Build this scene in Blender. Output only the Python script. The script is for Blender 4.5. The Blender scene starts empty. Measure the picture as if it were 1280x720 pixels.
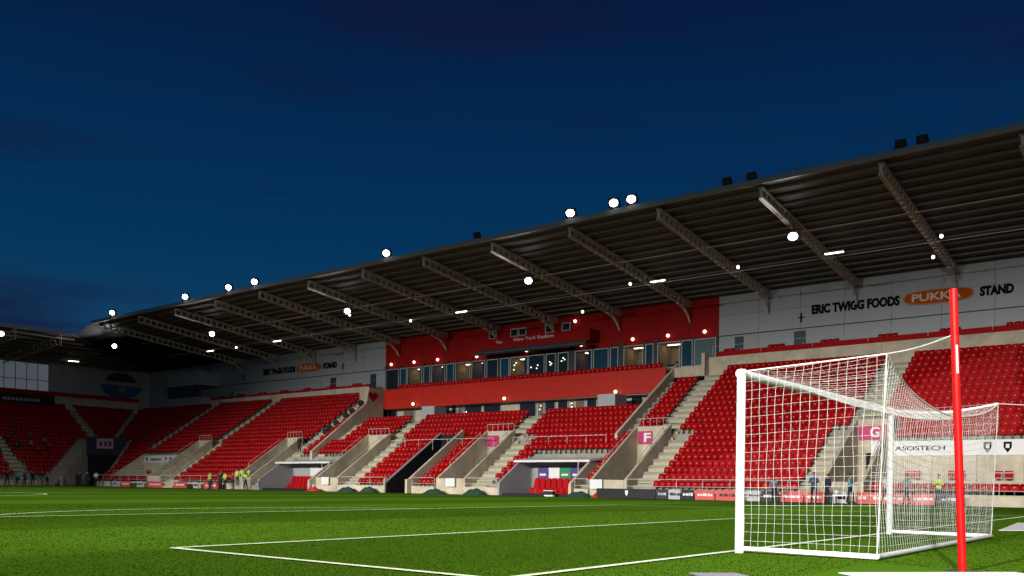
import bpy, bmesh, math, random
import numpy as np
from mathutils import Vector, Matrix

random.seed(7)
S = bpy.context.scene
COL = S.collection

# ------------------------------------------------------------------ camera
FPX, CYPX, YAW, ROLL = 1143.1, 604.9, 2.232, 0.013
CAM = Vector((5.406, -15.913, 0.910))
_d = Vector((math.cos(YAW), math.sin(YAW), 0)); _r0 = Vector((math.sin(YAW), -math.cos(YAW), 0)); _u0 = Vector((0, 0, 1))
_r = _r0*math.cos(ROLL) + _u0*math.sin(ROLL); _u = -_r0*math.sin(ROLL) + _u0*math.cos(ROLL)
cd = bpy.data.cameras.new("camera"); cam = bpy.data.objects.new("camera", cd); COL.objects.link(cam)
cd.sensor_width = 36.0; cd.sensor_fit = 'HORIZONTAL'; cd.lens = FPX/1280*36.0
cd.shift_y = (CYPX-360)/1280; cd.clip_start = 0.1; cd.clip_end = 3000
cam.matrix_world = Matrix(((_r.x, _u.x, -_d.x, CAM.x), (_r.y, _u.y, -_d.y, CAM.y), (_r.z, _u.z, -_d.z, CAM.z), (0, 0, 0, 1)))
S.camera = cam

# ------------------------------------------------------------------ world (dusk sky) and exposure
S.view_settings.view_transform = 'Standard'
try: S.view_settings.look = 'None'
except Exception: pass
S.view_settings.exposure = 0.0; S.view_settings.gamma = 1.0
W = bpy.data.worlds.new("World"); S.world = W; W.use_nodes = True
nt = W.node_tree; nt.nodes.clear()
def wn(t, **k):
    n = nt.nodes.new(t)
    for a, b in k.items(): setattr(n, a, b)
    return n
tc = wn('ShaderNodeTexCoord'); sep = wn('ShaderNodeSeparateXYZ'); nt.links.new(tc.outputs['Generated'], sep.inputs[0])
ramp = wn('ShaderNodeValToRGB'); nt.links.new(sep.outputs['Z'], ramp.inputs[0])
cr = ramp.color_ramp
stops = [(0.0, (.020, .075, .155)), (.10, (.008, .055, .125)), (.24, (.0015, .034, .105)), (.36, (.0012, .022, .080)), (.47, (.0018, .0105, .048)), (.60, (.0035, .006, .034)), (1.0, (.003, .005, .028))]
while len(cr.elements) < len(stops): cr.elements.new(.5)
for e, (p, c) in zip(cr.elements, stops): e.position = p; e.color = (*c, 1)
nz = wn('ShaderNodeTexNoise'); nz.inputs['Scale'].default_value = 2.4; nz.inputs['Detail'].default_value = 5; nz.inputs['Roughness'].default_value = .6
mp = wn('ShaderNodeMapping'); mp.inputs['Scale'].default_value = (1, 1, 4.5); mp.inputs['Location'].default_value = (1.7, .4, 2); nt.links.new(tc.outputs['Generated'], mp.inputs[0]); nt.links.new(mp.outputs[0], nz.inputs['Vector'])
cl = wn('ShaderNodeValToRGB'); cl.color_ramp.elements[0].position = .53; cl.color_ramp.elements[1].position = .72
cl.color_ramp.elements[0].color = (0, 0, 0, 1); cl.color_ramp.elements[1].color = (.75, .75, .75, 1); nt.links.new(nz.outputs[0], cl.inputs[0])
mx = wn('ShaderNodeMix', data_type='RGBA'); nt.links.new(cl.outputs[0], mx.inputs[0]); nt.links.new(ramp.outputs[0], mx.inputs[6]); mx.inputs[7].default_value = (.006, .008, .040, 1)
bg = wn('ShaderNodeBackground'); bg.inputs['Strength'].default_value = 1.0; nt.links.new(mx.outputs[2], bg.inputs[0])
wo = wn('ShaderNodeOutputWorld'); nt.links.new(bg.outputs[0], wo.inputs[0])
S.cycles.use_denoising = True
S.cycles.sample_clamp_indirect = 4.0
S.cycles.max_bounces = 6

# ------------------------------------------------------------------ floodlights of the other stands round the ground (their roofs carry the same lamps)
KEY = 1.18e5
def spot(name, loc, aim, energy, size=2.4, blend=.5, col=(1, .97, .92), rad=.5):
    l = bpy.data.lights.new(name, 'SPOT'); l.energy = energy; l.spot_size = size; l.spot_blend = blend; l.color = col; l.shadow_soft_size = rad
    o = bpy.data.objects.new(name, l); COL.objects.link(o); o.location = loc
    o.rotation_euler = (Vector(aim)-Vector(loc)).to_track_quat('-Z', 'Y').to_euler()
    return o
for x in (-79, -64, -48, -32, -16, 0, 14):
    spot('floodlight_beam', (x, -43, 21), (x*.94-3, 10, 0), KEY, size=math.radians(46), blend=.85)
spot('floodlight_beam', (24, -24, 21), (-22, 4, 0), KEY*.5, size=math.radians(46), blend=.85)
spot('floodlight_beam', (24, 20, 21), (-25, 18, 0), KEY*.5, size=math.radians(46), blend=.85)

# ------------------------------------------------------------------ materials
MATS = {}
def mat(name, col, rough=.6, metal=0, var=0, vscale=3, bump=0, bscale=40, emit=None, estr=0, rnd=0, spec=None, alpha=None, trans=0, island=False, stretch=None):
    if name in MATS: return MATS[name]
    m = bpy.data.materials.new(name); m.use_nodes = True; t = m.node_tree; b = t.nodes['Principled BSDF']
    b.inputs['Base Color'].default_value = (*col, 1); b.inputs['Roughness'].default_value = rough; b.inputs['Metallic'].default_value = metal
    if spec is not None: b.inputs['Specular IOR Level'].default_value = spec
    if trans: b.inputs['Transmission Weight'].default_value = trans
    if alpha is not None: b.inputs['Alpha'].default_value = alpha
    src = None
    tcn = t.nodes.new('ShaderNodeTexCoord'); vec = tcn.outputs['Object']
    if stretch:
        mpn = t.nodes.new('ShaderNodeMapping'); mpn.inputs['Scale'].default_value = stretch; t.links.new(vec, mpn.inputs[0]); vec = mpn.outputs[0]
    if var:
        n = t.nodes.new('ShaderNodeTexNoise'); n.inputs['Scale'].default_value = vscale; n.inputs['Detail'].default_value = 6; n.inputs['Roughness'].default_value = .65
        t.links.new(vec, n.inputs['Vector'])
        r = t.nodes.new('ShaderNodeMapRange'); r.inputs['From Min'].default_value = .3; r.inputs['From Max'].default_value = .7
        r.inputs['To Min'].default_value = 1-var; r.inputs['To Max'].default_value = 1+var; t.links.new(n.outputs[0], r.inputs[0]); src = r.outputs[0]
    if rnd:
        if island:
            g = t.nodes.new('ShaderNodeNewGeometry'); ro = g.outputs['Random Per Island']
        else:
            g = t.nodes.new('ShaderNodeObjectInfo'); ro = g.outputs['Random']
        r = t.nodes.new('ShaderNodeMapRange'); r.inputs['To Min'].default_value = 1-rnd; r.inputs['To Max'].default_value = 1+rnd; t.links.new(ro, r.inputs[0])
        if src is None: src = r.outputs[0]
        else:
            mm = t.nodes.new('ShaderNodeMath'); mm.operation = 'MULTIPLY'; t.links.new(src, mm.inputs[0]); t.links.new(r.outputs[0], mm.inputs[1]); src = mm.outputs[0]
    if src is not None:
        hs = t.nodes.new('ShaderNodeHueSaturation'); hs.inputs['Color'].default_value = (*col, 1); t.links.new(src, hs.inputs['Value']); t.links.new(hs.outputs[0], b.inputs['Base Color'])
    if bump:
        n = t.nodes.new('ShaderNodeTexNoise'); n.inputs['Scale'].default_value = bscale; n.inputs['Detail'].default_value = 4; t.links.new(vec, n.inputs['Vector'])
        bp = t.nodes.new('ShaderNodeBump'); bp.inputs['Strength'].default_value = bump; bp.inputs['Distance'].default_value = .02; t.links.new(n.outputs[0], bp.inputs['Height']); t.links.new(bp.outputs[0], b.inputs['Normal'])
    if emit:
        b.inputs['Emission Color'].default_value = (*emit, 1); b.inputs['Emission Strength'].default_value = estr
    MATS[name] = m
    return m
CONC = mat('pale_concrete', (.53, .46, .335), .85, var=.24, vscale=.8, bump=.15, bscale=8)
CONCG = mat('grey_concrete', (.30, .285, .24), .9, var=.2, vscale=1.2)
STEP = mat('stair_concrete', (.48, .43, .28), .85, var=.2, vscale=2)
SEATM = mat('red_seat_plastic', (.40, .004, .006), .65, rnd=.16, island=True, spec=.10)
SEATO = mat('red_seat_shell', (.40, .004, .006), .65, rnd=.10, spec=.10)
PLATE = mat('pale_number_disc', (.52, .24, .17), .7)
DARKM = mat('dark_steel', (.03, .03, .032), .5)
REDW = mat('red_cladding', (.34, .006, .006), .6, spec=.12, var=.06, vscale=.4, rnd=.05)
REDB = mat('glossy_red_fascia', (.50, .022, .010), .35, spec=.3, var=.05, vscale=.5)
WHTC = mat('pale_grey_cladding', (.36, .375, .39), .5, var=.05, vscale=.7, rnd=.03)
ROOF = mat('dark_roof_sheet', (.105, .10, .095), .6, var=.35, vscale=.5)
PURL = mat('purlin_steel', (.17, .15, .125), .6)
TRUS = mat('truss_paint', (.60, .53, .42), .55, var=.12, vscale=2)
EDGE = mat('gutter_metal', (.36, .34, .29), .5)
WHITE = mat('white_paint', (.74, .74, .74), .4, var=.05, vscale=6, spec=.3)
WHITEM = mat('white_board', (.74, .74, .72), .5, var=.04, vscale=2)
NETM = mat('white_net_cord', (.64, .64, .60), .85, spec=.1)
REDP = mat('bright_red_pole', (.48, .003, .003), .4, spec=.25)
FRAME = mat('pale_window_frame', (.50, .50, .47), .4)
DKGL = mat('dark_glass', (.015, .025, .035), .08)
CURT = mat('teal_curtain_behind_glass', (.012, .055, .085), .2, var=.35, vscale=3, stretch=(6, 1, .3))
GREYC = mat('grey_teal_curtain', (.09, .15, .15), .3, var=.3, vscale=3, stretch=(6, 1, .3))
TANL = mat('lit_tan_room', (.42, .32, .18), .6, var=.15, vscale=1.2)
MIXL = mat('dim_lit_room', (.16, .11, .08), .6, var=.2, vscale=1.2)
LAMPW = mat('warm_globe_glow', (1, .9, .75), .5, emit=(1, .86, .64), estr=1.9)
LENS = mat('floodlight_lens_glow', (1, 1, 1), .5, emit=(1, .98, .95), estr=25)
LENSO = mat('unlit_lens', (.05, .055, .06), .2)
TUBE = mat('tube_lamp_glow', (1, 1, 1), .5, emit=(1, .93, .85), estr=7)
BLACK = mat('black_board', (.012, .012, .014), .4)
REDBD = mat('red_board', (.62, .09, .08), .45)
GREYBD = mat('grey_board', (.45, .46, .47), .45)
TEXTK = mat('black_lettering', (.006, .006, .008), .85, spec=.05)
TEXTW = mat('white_lettering', (.75, .75, .75), .5)
ORNG = mat('orange_sign', (.46, .085, .004), .8, spec=.1)
ORNL = mat('pale_orange_edge', (.62, .20, .12), .7, spec=.1)
PINK = mat('magenta_sign', (.50, .010, .13), .5)
GREENF = mat('dark_green_cover', (.012, .045, .030), .8, bump=.4, bscale=9)
REDF = mat('red_cover', (.50, .02, .02), .7, bump=.4, bscale=9)
TUNB = mat('black_lining_and_unlit_opening', (.006, .006, .007), .85)
PURP = mat('purple_print', (.07, .04, .22), .5)
GRNP = mat('green_print', (.02, .22, .09), .5)

# ------------------------------------------------------------------ mesh helpers
class MB:
    def __init__(s): s.v = []; s.f = []; s.m = []; s.mats = []
    def mi(s, m):
        if m not in s.mats: s.mats.append(m)
        return s.mats.index(m)
    def add(s, vs, fs, m):
        b = len(s.v); s.v += [tuple(v) for v in vs]; k = s.mi(m)
        for f in fs: s.f.append(tuple(b+i for i in f)); s.m.append(k)
        return s
    def box(s, x0, x1, y0, y1, z0, z1, m):
        vs = [(x, y, z) for z in (z0, z1) for y in (y0, y1) for x in (x0, x1)]
        return s.add(vs, [(0, 2, 3, 1), (4, 5, 7, 6), (0, 1, 5, 4), (1, 3, 7, 5), (3, 2, 6, 7), (2, 0, 4, 6)], m)
    def prism(s, pts, dvec, m):
        n = len(pts); d = Vector(dvec); a = [Vector(p) for p in pts]; nn = Vector((0, 0, 0))
        for i in range(n): nn += a[i].cross(a[(i+1) % n])
        if nn.dot(d) > 0: a = a[::-1]
        vs = a+[p+d for p in a]
        return s.add(vs, [tuple(range(n)), tuple(range(2*n-1, n-1, -1))]+[((i+1) % n, i, i+n, (i+1) % n+n) for i in range(n)], m)
    def tube(s, pts, r, m, k=8, caps=True):
        P = [Vector(p) for p in pts]; n = len(P); rr = r if isinstance(r, (list, tuple)) else [r]*n; vs = []; ref = None
        for i, p in enumerate(P):
            t = (P[min(i+1, n-1)]-P[max(i-1, 0)]).normalized()
            if ref is None:
                ref = Vector((0, 0, 1)) if abs(t.z) < .9 else Vector((1, 0, 0))
            a = t.cross(ref).normalized(); b2 = t.cross(a).normalized(); ref = a.cross(t)
            for j in range(k):
                an = 2*math.pi*j/k; vs.append(p+(a*math.cos(an)+b2*math.sin(an))*rr[i])
        fs = [(i*k+j, (i+1)*k+j, (i+1)*k+(j+1) % k, i*k+(j+1) % k) for i in range(n-1) for j in range(k)]
        if caps: fs += [tuple(range(k)), tuple(range(n*k-1, (n-1)*k-1, -1))]
        return s.add(vs, fs, m)
    def ball(s, c, r, m, nu=12, nv=8, sc=(1, 1, 1)):
        vs = [(c[0], c[1], c[2]-r*sc[2])]
        for i in range(1, nv):
            a = -math.pi/2+math.pi*i/nv
            for j in range(nu):
                b = 2*math.pi*j/nu; vs.append((c[0]+r*sc[0]*math.cos(a)*math.cos(b), c[1]+r*sc[1]*math.cos(a)*math.sin(b), c[2]+r*sc[2]*math.sin(a)))
        vs.append((c[0], c[1], c[2]+r*sc[2])); L = len(vs)-1
        fs = [(0, 1+(j+1) % nu, 1+j) for j in range(nu)]
        for i in range(nv-2):
            for j in range(nu): fs.append((1+i*nu+j, 1+i*nu+(j+1) % nu, 1+(i+1)*nu+(j+1) % nu, 1+(i+1)*nu+j))
        fs += [(L, 1+(nv-2)*nu+j, 1+(nv-2)*nu+(j+1) % nu) for j in range(nu)]
        return s.add(vs, fs, m)
    def mesh(s, name):
        me = bpy.data.meshes.new(name); me.from_pydata(s.v, [], s.f)
        for m in s.mats: me.materials.append(m)
        me.polygons.foreach_set('material_index', s.m); me.update()
        return me
    def build(s, name, parent=None, smooth=False, loc=None):
        me = s.mesh(name); o = bpy.data.objects.new(name, me); COL.objects.link(o)
        if smooth: me.shade_smooth()
        if parent: o.parent = parent
        if loc is not None: o.location = loc
        return o
def tag(o, label=None, cat=None, group=None, kind=None):
    if label: o['label'] = label
    if cat: o['category'] = cat
    if group: o['group'] = group
    if kind: o['kind'] = kind
    return o
def empty(name, loc=(0, 0, 0), rz=0, **k):
    o = bpy.data.objects.new(name, None); COL.objects.link(o); o.location = loc; o.rotation_euler = (0, 0, rz); o.empty_display_size = .3
    return tag(o, **k)
def inst(name, me, parent, loc=(0, 0, 0), rot=(0, 0, 0), sc=(1, 1, 1)):
    o = bpy.data.objects.new(name, me); COL.objects.link(o); o.parent = parent; o.location = loc; o.rotation_euler = rot; o.scale = sc
    return o
def copy_tree(o, parent=None):
    c = o.copy(); COL.objects.link(c); c.parent = parent
    for ch in o.children: copy_tree(ch, c)
    return c
def text_mesh(s, m, width, height, bold=.02, depth=.03):
    cu = bpy.data.curves.new('lettering', 'FONT'); cu.body = s; cu.align_x = 'CENTER'; cu.align_y = 'CENTER'; cu.extrude = .01; cu.offset = bold; cu.resolution_u = 3
    o = bpy.data.objects.new('lettering_tmp', cu); COL.objects.link(o); dg = bpy.context.evaluated_depsgraph_get()
    me = bpy.data.meshes.new_from_object(o.evaluated_get(dg)); bpy.data.objects.remove(o); bpy.data.curves.remove(cu)
    n = len(me.vertices); a = np.empty(n*3); me.vertices.foreach_get('co', a); a = a.reshape(-1, 3)
    lo, hi = a.min(0), a.max(0); c = (lo+hi)/2; sx = width/(hi[0]-lo[0]); sy = height/(hi[1]-lo[1])
    b = np.empty_like(a); b[:, 0] = (a[:, 0]-c[0])*sx; b[:, 2] = (a[:, 1]-c[1])*sy; b[:, 1] = -(a[:, 2]-c[2])*depth/.02
    me.vertices.foreach_set('co', b.ravel()); me.materials.clear(); me.materials.append(m); me.update()
    return me
def px_of(P):
    v = Vector(P)-CAM; z = v.dot(_d)
    return (640+FPX*v.dot(_r)/z, CYPX-FPX*v.dot(_u)/z, z)
def sh(x): return .007*(x+10)

# ------------------------------------------------------------------ ground
def sheet(name, pts, z, m, kind='structure'):
    o = MB().add([(x, y, z) for x, y in pts], [tuple(range(len(pts)))], m).build(name); return tag(o, kind=kind)
GR = bpy.data.materials.new('pitch_turf'); GR.use_nodes = True; t = GR.node_tree; b = t.nodes['Principled BSDF']; b.inputs['Roughness'].default_value = .75; b.inputs['Specular IOR Level'].default_value = .03
g = t.nodes.new('ShaderNodeNewGeometry'); sp = t.nodes.new('ShaderNodeSeparateXYZ'); t.links.new(g.outputs['Position'], sp.inputs[0])
def mth(op, a, bb=None):
    n = t.nodes.new('ShaderNodeMath'); n.operation = op
    for i, q in enumerate((a, bb)):
        if q is None: continue
        if isinstance(q, (int, float)): n.inputs[i].default_value = q
        else: t.links.new(q, n.inputs[i])
    return n.outputs[0]
wob = t.nodes.new('ShaderNodeTexNoise'); wob.inputs['Scale'].default_value = .7; wob.inputs['Detail'].default_value = 3; t.links.new(g.outputs['Position'], wob.inputs['Vector'])
xx = mth('ADD', sp.outputs['X'], mth('MULTIPLY', mth('SUBTRACT', wob.outputs[0], .5), .5))
stripe = mth('SINE', mth('MULTIPLY', xx, math.pi/5.5)); stripe = mth('MINIMUM', mth('MAXIMUM', mth('MULTIPLY', stripe, 6), -1), 1)
def noise(sc, det=5, st=None):
    n = t.nodes.new('ShaderNodeTexNoise'); n.inputs['Scale'].default_value = sc; n.inputs['Detail'].default_value = det; n.inputs['Roughness'].default_value = .7
    t.links.new(g.outputs['Position'], n.inputs['Vector']); return n.outputs[0]
n1, n2, n3 = noise(.35), noise(3.0, 3), noise(110, 4)
v = mth('ADD', 1.0, mth('MULTIPLY', stripe, .17))
v = mth('ADD', v, mth('MULTIPLY', mth('SUBTRACT', n1, .5), .45)); v = mth('ADD', v, mth('MULTIPLY', mth('SUBTRACT', n2, .5), .16)); v = mth('ADD', v, mth('MULTIPLY', mth('SUBTRACT', n3, .5), .55))
hs = t.nodes.new('ShaderNodeHueSaturation'); hs.inputs['Color'].default_value = (.033, .072, .0045, 1); t.links.new(v, hs.inputs['Value'])
t.links.new(mth('ADD', .5, mth('MULTIPLY', mth('SUBTRACT', n2, .5), .05)), hs.inputs['Hue']); t.links.new(hs.outputs[0], b.inputs['Base Color'])
bp = t.nodes.new('ShaderNodeBump'); bp.inputs['Strength'].default_value = .15; bp.inputs['Distance'].default_value = .01; t.links.new(n3, bp.inputs['Height']); t.links.new(bp.outputs[0], b.inputs['Normal'])
_df = t.nodes.new('ShaderNodeBsdfDiffuse'); _df.inputs['Roughness'].default_value = .6; t.links.new(hs.outputs[0], _df.inputs['Color']); t.links.new(bp.outputs[0], _df.inputs['Normal']); t.links.new(_df.outputs[0], t.nodes['Material Output'].inputs['Surface'])
sheet('ground', [(-600, -600), (600, -600), (600, 600), (-600, 600)], -.05, mat('dark_ground', (.05, .05, .05), .9, var=.2))
sheet('perimeter_path', [(-106, -40), (12, -40), (12, 41), (-106, 41)], -.012, mat('asphalt', (.055, .055, .055), .9, var=.2, vscale=2))
pb = MB()
nx, ny = 58, 38
gx = np.linspace(-105.2, 10.5, nx+1); gy = np.linspace(-38.5, 39.35, ny+1)
pb.add([(x, y, 0) for y in gy for x in gx], [(j*(nx+1)+i, j*(nx+1)+i+1, (j+1)*(nx+1)+i+1, (j+1)*(nx+1)+i) for j in range(ny) for i in range(nx)], GR)
tag(pb.build('grass_pitch'), kind='structure')
# short blades near the touchline side of the goal where single tufts read
rng = np.random.default_rng(3)
BL = mat('grass_blade', (.040, .086, .005), .8, rnd=.3, island=True, spec=.05)
_t = BL.node_tree; _p = _t.nodes['Principled BSDF']; _src = _p.inputs['Base Color'].links[0].from_socket
_df = _t.nodes.new('ShaderNodeBsdfDiffuse'); _tr = _t.nodes.new('ShaderNodeBsdfTranslucent'); _mx = _t.nodes.new('ShaderNodeMixShader')
for _n in (_df, _tr): _t.links.new(_src, _n.inputs['Color'])
_mx.inputs[0].default_value = .5; _t.links.new(_df.outputs[0], _mx.inputs[1]); _t.links.new(_tr.outputs[0], _mx.inputs[2]); _t.links.new(_mx.outputs[0], _t.nodes['Material Output'].inputs['Surface'])
NB = 130000
ang = YAW + rng.uniform(-.56, .56, NB); rad = 7.5+28*rng.random(NB)**1.7
bx = CAM.x+rad*np.cos(ang); by = CAM.y+rad*np.sin(ang); keep = (bx > -30) & (by < 39) & (bx < 9)
keep &= ~((bx > 2.0) & (bx < 4.8) & (by < -4.5))
bx, by, rad = bx[keep], by[keep], rad[keep]; nb = len(bx)
hh = rng.uniform(.006, .016, nb); ww = .0025+.0005*rad; tx = rng.normal(0, .01, nb); ty = rng.normal(0, .01, nb); th = rng.uniform(0, 6.28, nb)
V = np.zeros((nb, 3, 3)); V[:, 0, 0] = bx-ww*np.cos(th); V[:, 0, 1] = by-ww*np.sin(th); V[:, 1, 0] = bx+ww*np.cos(th); V[:, 1, 1] = by+ww*np.sin(th)
V[:, 2, 0] = bx+tx; V[:, 2, 1] = by+ty; V[:, 2, 2] = hh
def np_mesh(name, V, F, mats, mi=None):
    me = bpy.data.meshes.new(name); k = F.shape[1]
    me.vertices.add(len(V)); me.vertices.foreach_set('co', V.astype(np.float32).ravel()); me.loops.add(F.size); me.loops.foreach_set('vertex_index', F.astype(np.int32).ravel())
    me.polygons.add(len(F)); me.polygons.foreach_set('loop_start', np.arange(0, F.size, k, dtype=np.int32)); me.polygons.foreach_set('loop_total', np.full(len(F), k, np.int32))
    for m in mats: me.materials.append(m)
    if mi is not None: me.polygons.foreach_set('material_index', mi.astype(np.int32))
    me.update(calc_edges=True); return me
go = bpy.data.objects.new('grass_blades', np_mesh('grass_blades', V.reshape(-1, 3), np.arange(nb*3).reshape(-1, 3), [BL])); COL.objects.link(go)
tag(go, 'short mown grass blades covering the near part of the pitch', 'grass', kind='stuff')
# painted lines
LINE = mat('line_paint', (.58, .66, .46), .9, var=.25, vscale=9)
def line(x0, y0, x1, y1, w=.11):
    a = Vector((x0, y0, 0)); bb = Vector((x1, y1, 0)); n = (bb-a).normalized().cross(Vector((0, 0, 1)))*w/2
    lm.add([a-n+Vector((0, 0, .014)), bb-n+Vector((0, 0, .014)), bb+n+Vector((0, 0, .014)), a+n+Vector((0, 0, .014))], [(3, 2, 1, 0)], LINE)
lm = MB()
line(0, -34, 0, 34); line(-100, -34, -100, 34); line(-100, 34, 0, 34); line(-50, -34, -50, 34)
line(-5.5, -9.16, -5.5, 9.16); line(-5.5, -9.16, 0, -9.16); line(-5.5, 9.16, 0, 9.16)
line(-16.5, -20.16, -16.5, 20.16); line(-16.5, 20.16, 0, 20.16); line(-16.5, -20.16, 0, -20.16)
line(-83.5, -20.16, -83.5, 20.16); line(-83.5, 20.16, -100, 20.16)
for cx, a0, a1 in ((-11, math.pi-.927, math.pi+.927), (-89, -.927, .927), (-50, 0, 2*math.pi)):
    N = 40
    for i in range(N):
        p, q = a0+(a1-a0)*i/N, a0+(a1-a0)*(i+1)/N
        line(cx+9.15*math.cos(p), 9.15*math.sin(p), cx+9.15*math.cos(q), 9.15*math.sin(q), .12)
tag(lm.build('pitch_markings'), kind='structure')

# ------------------------------------------------------------------ main stand
N, Y0, DY, Z0, DZ = 21, 41.0, .76, .43, .50
def yi(i): return Y0+DY*i
def zi(i): return Z0+DZ*i
def rk(y): return Z0+DZ/DY*(y-Y0)
XR = 14.0
ms = empty('main_stand', (-51, 41, 0), label='long covered grandstand of red seats with pale walls and a red middle section', cat='grandstand')
def P(mb, name, parent=ms, **k):
    o = mb.build(name, parent, **k); o.location = o.location-Vector((-51, 41, 0)) if parent is ms else o.location; return o
SLOT = {'G': (-14.4, -11.8), 'F': (-31.5, -28.4), 'E': (-46.9, -43.7), 'D': (-62.3, -59.2), 'C': (-75.0, -72.4), 'B': (-91.5, -88.9)}
LOW = {'G': (-16.0, -14.4), 'F': (-28.2, -26.6), 'E': (-43.5, -41.8), 'D': (-59.0, -57.3), 'C': (-72.2, -70.8), 'B': (-88.7, -87.1)}
UPP = {'G': (-14.7, -13.2), 'F': (-29.7, -28.2), 'E': (-44.9, -43.3), 'D': (-59.8, -58.2), 'C': (-72.4, -70.7), 'B': (-89.7, -88.2), 'L': (-102.9, -101.5)}
TUN = (-52.6, -49.7); DUG = ((-39.9, -32.9), (-70.6, -62.7))
def blocked(i, a, b):
    """does the seat a..b on row i fall in a stair, a gangway, a dugout or off the stand"""
    def hit(r): return a < r[1] and b > r[0]
    if i <= 8:
        if any(hit(r) for r in SLOT.values()): return True
        if any(hit(r) for r in LOW.values()): return True
        if hit(TUN): return True
    if i >= 8 and any(hit(r) for r in UPP.values()): return True
    if i <= 5 and any(hit(r) for r in DUG): return True
    if i == 0 and any(hit((r[0]-3.2, r[1]+3.0)) for r in DUG): return True
    if 1 <= i <= 6 and (b > -12.0 or hit((-101.5, -88.7))): return True
    if i >= 14 and hit((-68.4, -32.7)): return True
    if i >= 9 and (hit((-68.6, -67.0)) or hit((-33.2, -32.5))): return True
    if i >= 19 and hit((-33, -29.5)): return True
    if a < -106-DY*i: return True
    d = abs((a+106)+(yi(i)-41))/1.414
    if i <= 10 and d < 3.0 and a < -104.0: return True
    if i == 0 and a < -103: return True
    return b > XR
# terrace: a strip of tread and riser for each row between the gaps
gaps_low = sorted(list(SLOT.values())+[TUN])
tb = MB()
def intervals(i):
    lo, hi = -106-DY*i, XR
    cuts = []
    if i <= 8: cuts += gaps_low
    if i <= 5: cuts += list(DUG)
    if 1 <= i <= 6: cuts += [(-12.0, XR), (-101.5, -88.7)]
    if i >= 14: cuts += [(-68.2, -32.9)]
    if i <= 10: cuts += [(-106-DY*i, -106-DY*i+3.6)]
    cuts.sort(); out = []; x = lo
    for a, b2 in cuts:
        if a > x: out.append((x, min(a, hi)))
        x = max(x, b2)
    if x < hi: out.append((x, hi))
    return out
for i in range(N):
    for a, b2 in intervals(i):
        y0, y1, z = yi(i), yi(i+1), zi(i); zl = z-DZ if i else 0
        tb.add([(a, y0, zl-.25), (b2, y0, zl-.25), (b2, y0, z), (a, y0, z), (b2, y1, z), (a, y1, z)], [(0, 1, 2, 3), (3, 2, 4, 5)], CONCG)
P(tb, 'terrace')
# stairs, each step a piece
stepmb = {}
def stair(a, b2, i0, i1, name='aisle_stair'):
    e = empty(name); e.parent = ms
    w = round(b2-a, 2)
    if w not in stepmb: stepmb[w] = MB().box(-w/2, w/2, 0, DY/2, 0, .25, STEP).mesh('step')
    for i in range(i0, i1+1):
        inst('step', stepmb[w], e, ((a+b2)/2+51, yi(i)-DY/2-41, zi(i)-.50+.004))
        inst('step', stepmb[w], e, ((a+b2)/2+51, yi(i)-41, zi(i)+.003), sc=(1, 1, .05))
    return e
for k, r in LOW.items(): stair(*r, 1, 8)
for k, r in UPP.items(): stair(*r, 9 if k != 'L' else 7, 13 if k in 'ED' else 20)
stair(-68.0, -67.0, 6, 13)
# gangway slots: two side walls that follow the rake, a back wall with a doorway and a low front wall
def rake_wall(x0, x1, ya, yb, up, down, m=CONC, name='side_wall'):
    pts = [(x0, ya, max(rk(ya)-down, 0)), (x0, yb, max(rk(yb)-down, 0)), (x0, yb, rk(yb)+up), (x0, ya, rk(ya)+up)]
    return P(MB().prism(pts, (x1-x0, 0, 0), m), name)
for k, (a, b2) in SLOT.items():
    rake_wall(a, a+.2, 40.9, 47.6, .95, 9); rake_wall(b2-.2, b2, 40.9, 47.6, .95, 9)
    yb = 47.4
    wm = MB(); dx0, dx1 = a+.75, b2-.45
    wm.box(a+.2, dx0, yb, yb+.2, .3, rk(yb)+.95, CONC).box(dx1, b2-.2, yb, yb+.2, .3, rk(yb)+.95, CONC).box(dx0, dx1, yb, yb+.2, 3.3, rk(yb)+.95, CONC)
    P(wm, 'back_wall')
    P(MB().box(dx0, dx1, yb+.25, yb+.3, .3, 3.3, TUNB), 'doorway')  # black panel stands in for the unlit passage behind the opening
    P(MB().box(a+.2, b2-.2, 41.0, yb, .9, 1.15, CONCG), 'gangway_floor')
    P(MB().box(a+.2, b2-.2, 40.86, 40.98, 0, 1.3, CONC), 'front_wall')
    # letter sign over the doorway (the ones that can be read)
    if k in 'GFE':
        s = P(MB().box(a+.30, a+(1.55 if k != 'G' else 2.3), yb-.09, yb-.03, 4.2, 5.2, PINK), 'gangway_sign')
        if k in 'GF':
            l = inst('lettering', text_mesh(k, TEXTW, .62, .72, .03), s, (a+(1.15 if k == 'F' else 1.35), yb-.11, 4.70))
    h = MB()
    for x in (a+.1, b2-.1):
        for y in (42.5, 44.5, 46.5): h.tube([(x, y, rk(y)+.9), (x, y, rk(y)+1.35)], .022, FRAME, 5)
        h.tube([(x, 42.5, rk(42.5)+1.35), (x, 46.5, rk(46.5)+1.35), ], .025, FRAME, 5)
    h.tube([(a+.1, 47.5, rk(47.5)+1.5), (b2-.1, 47.5, rk(47.5)+1.5)], .025, FRAME, 5)
    for q in range(6):
        x = a+.1+(b2-a-.2)*q/5; h.tube([(x, 47.5, rk(47.5)+.9), (x, 47.5, rk(47.5)+1.5)], .02, FRAME, 5)
    P(h, 'handrail')
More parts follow.
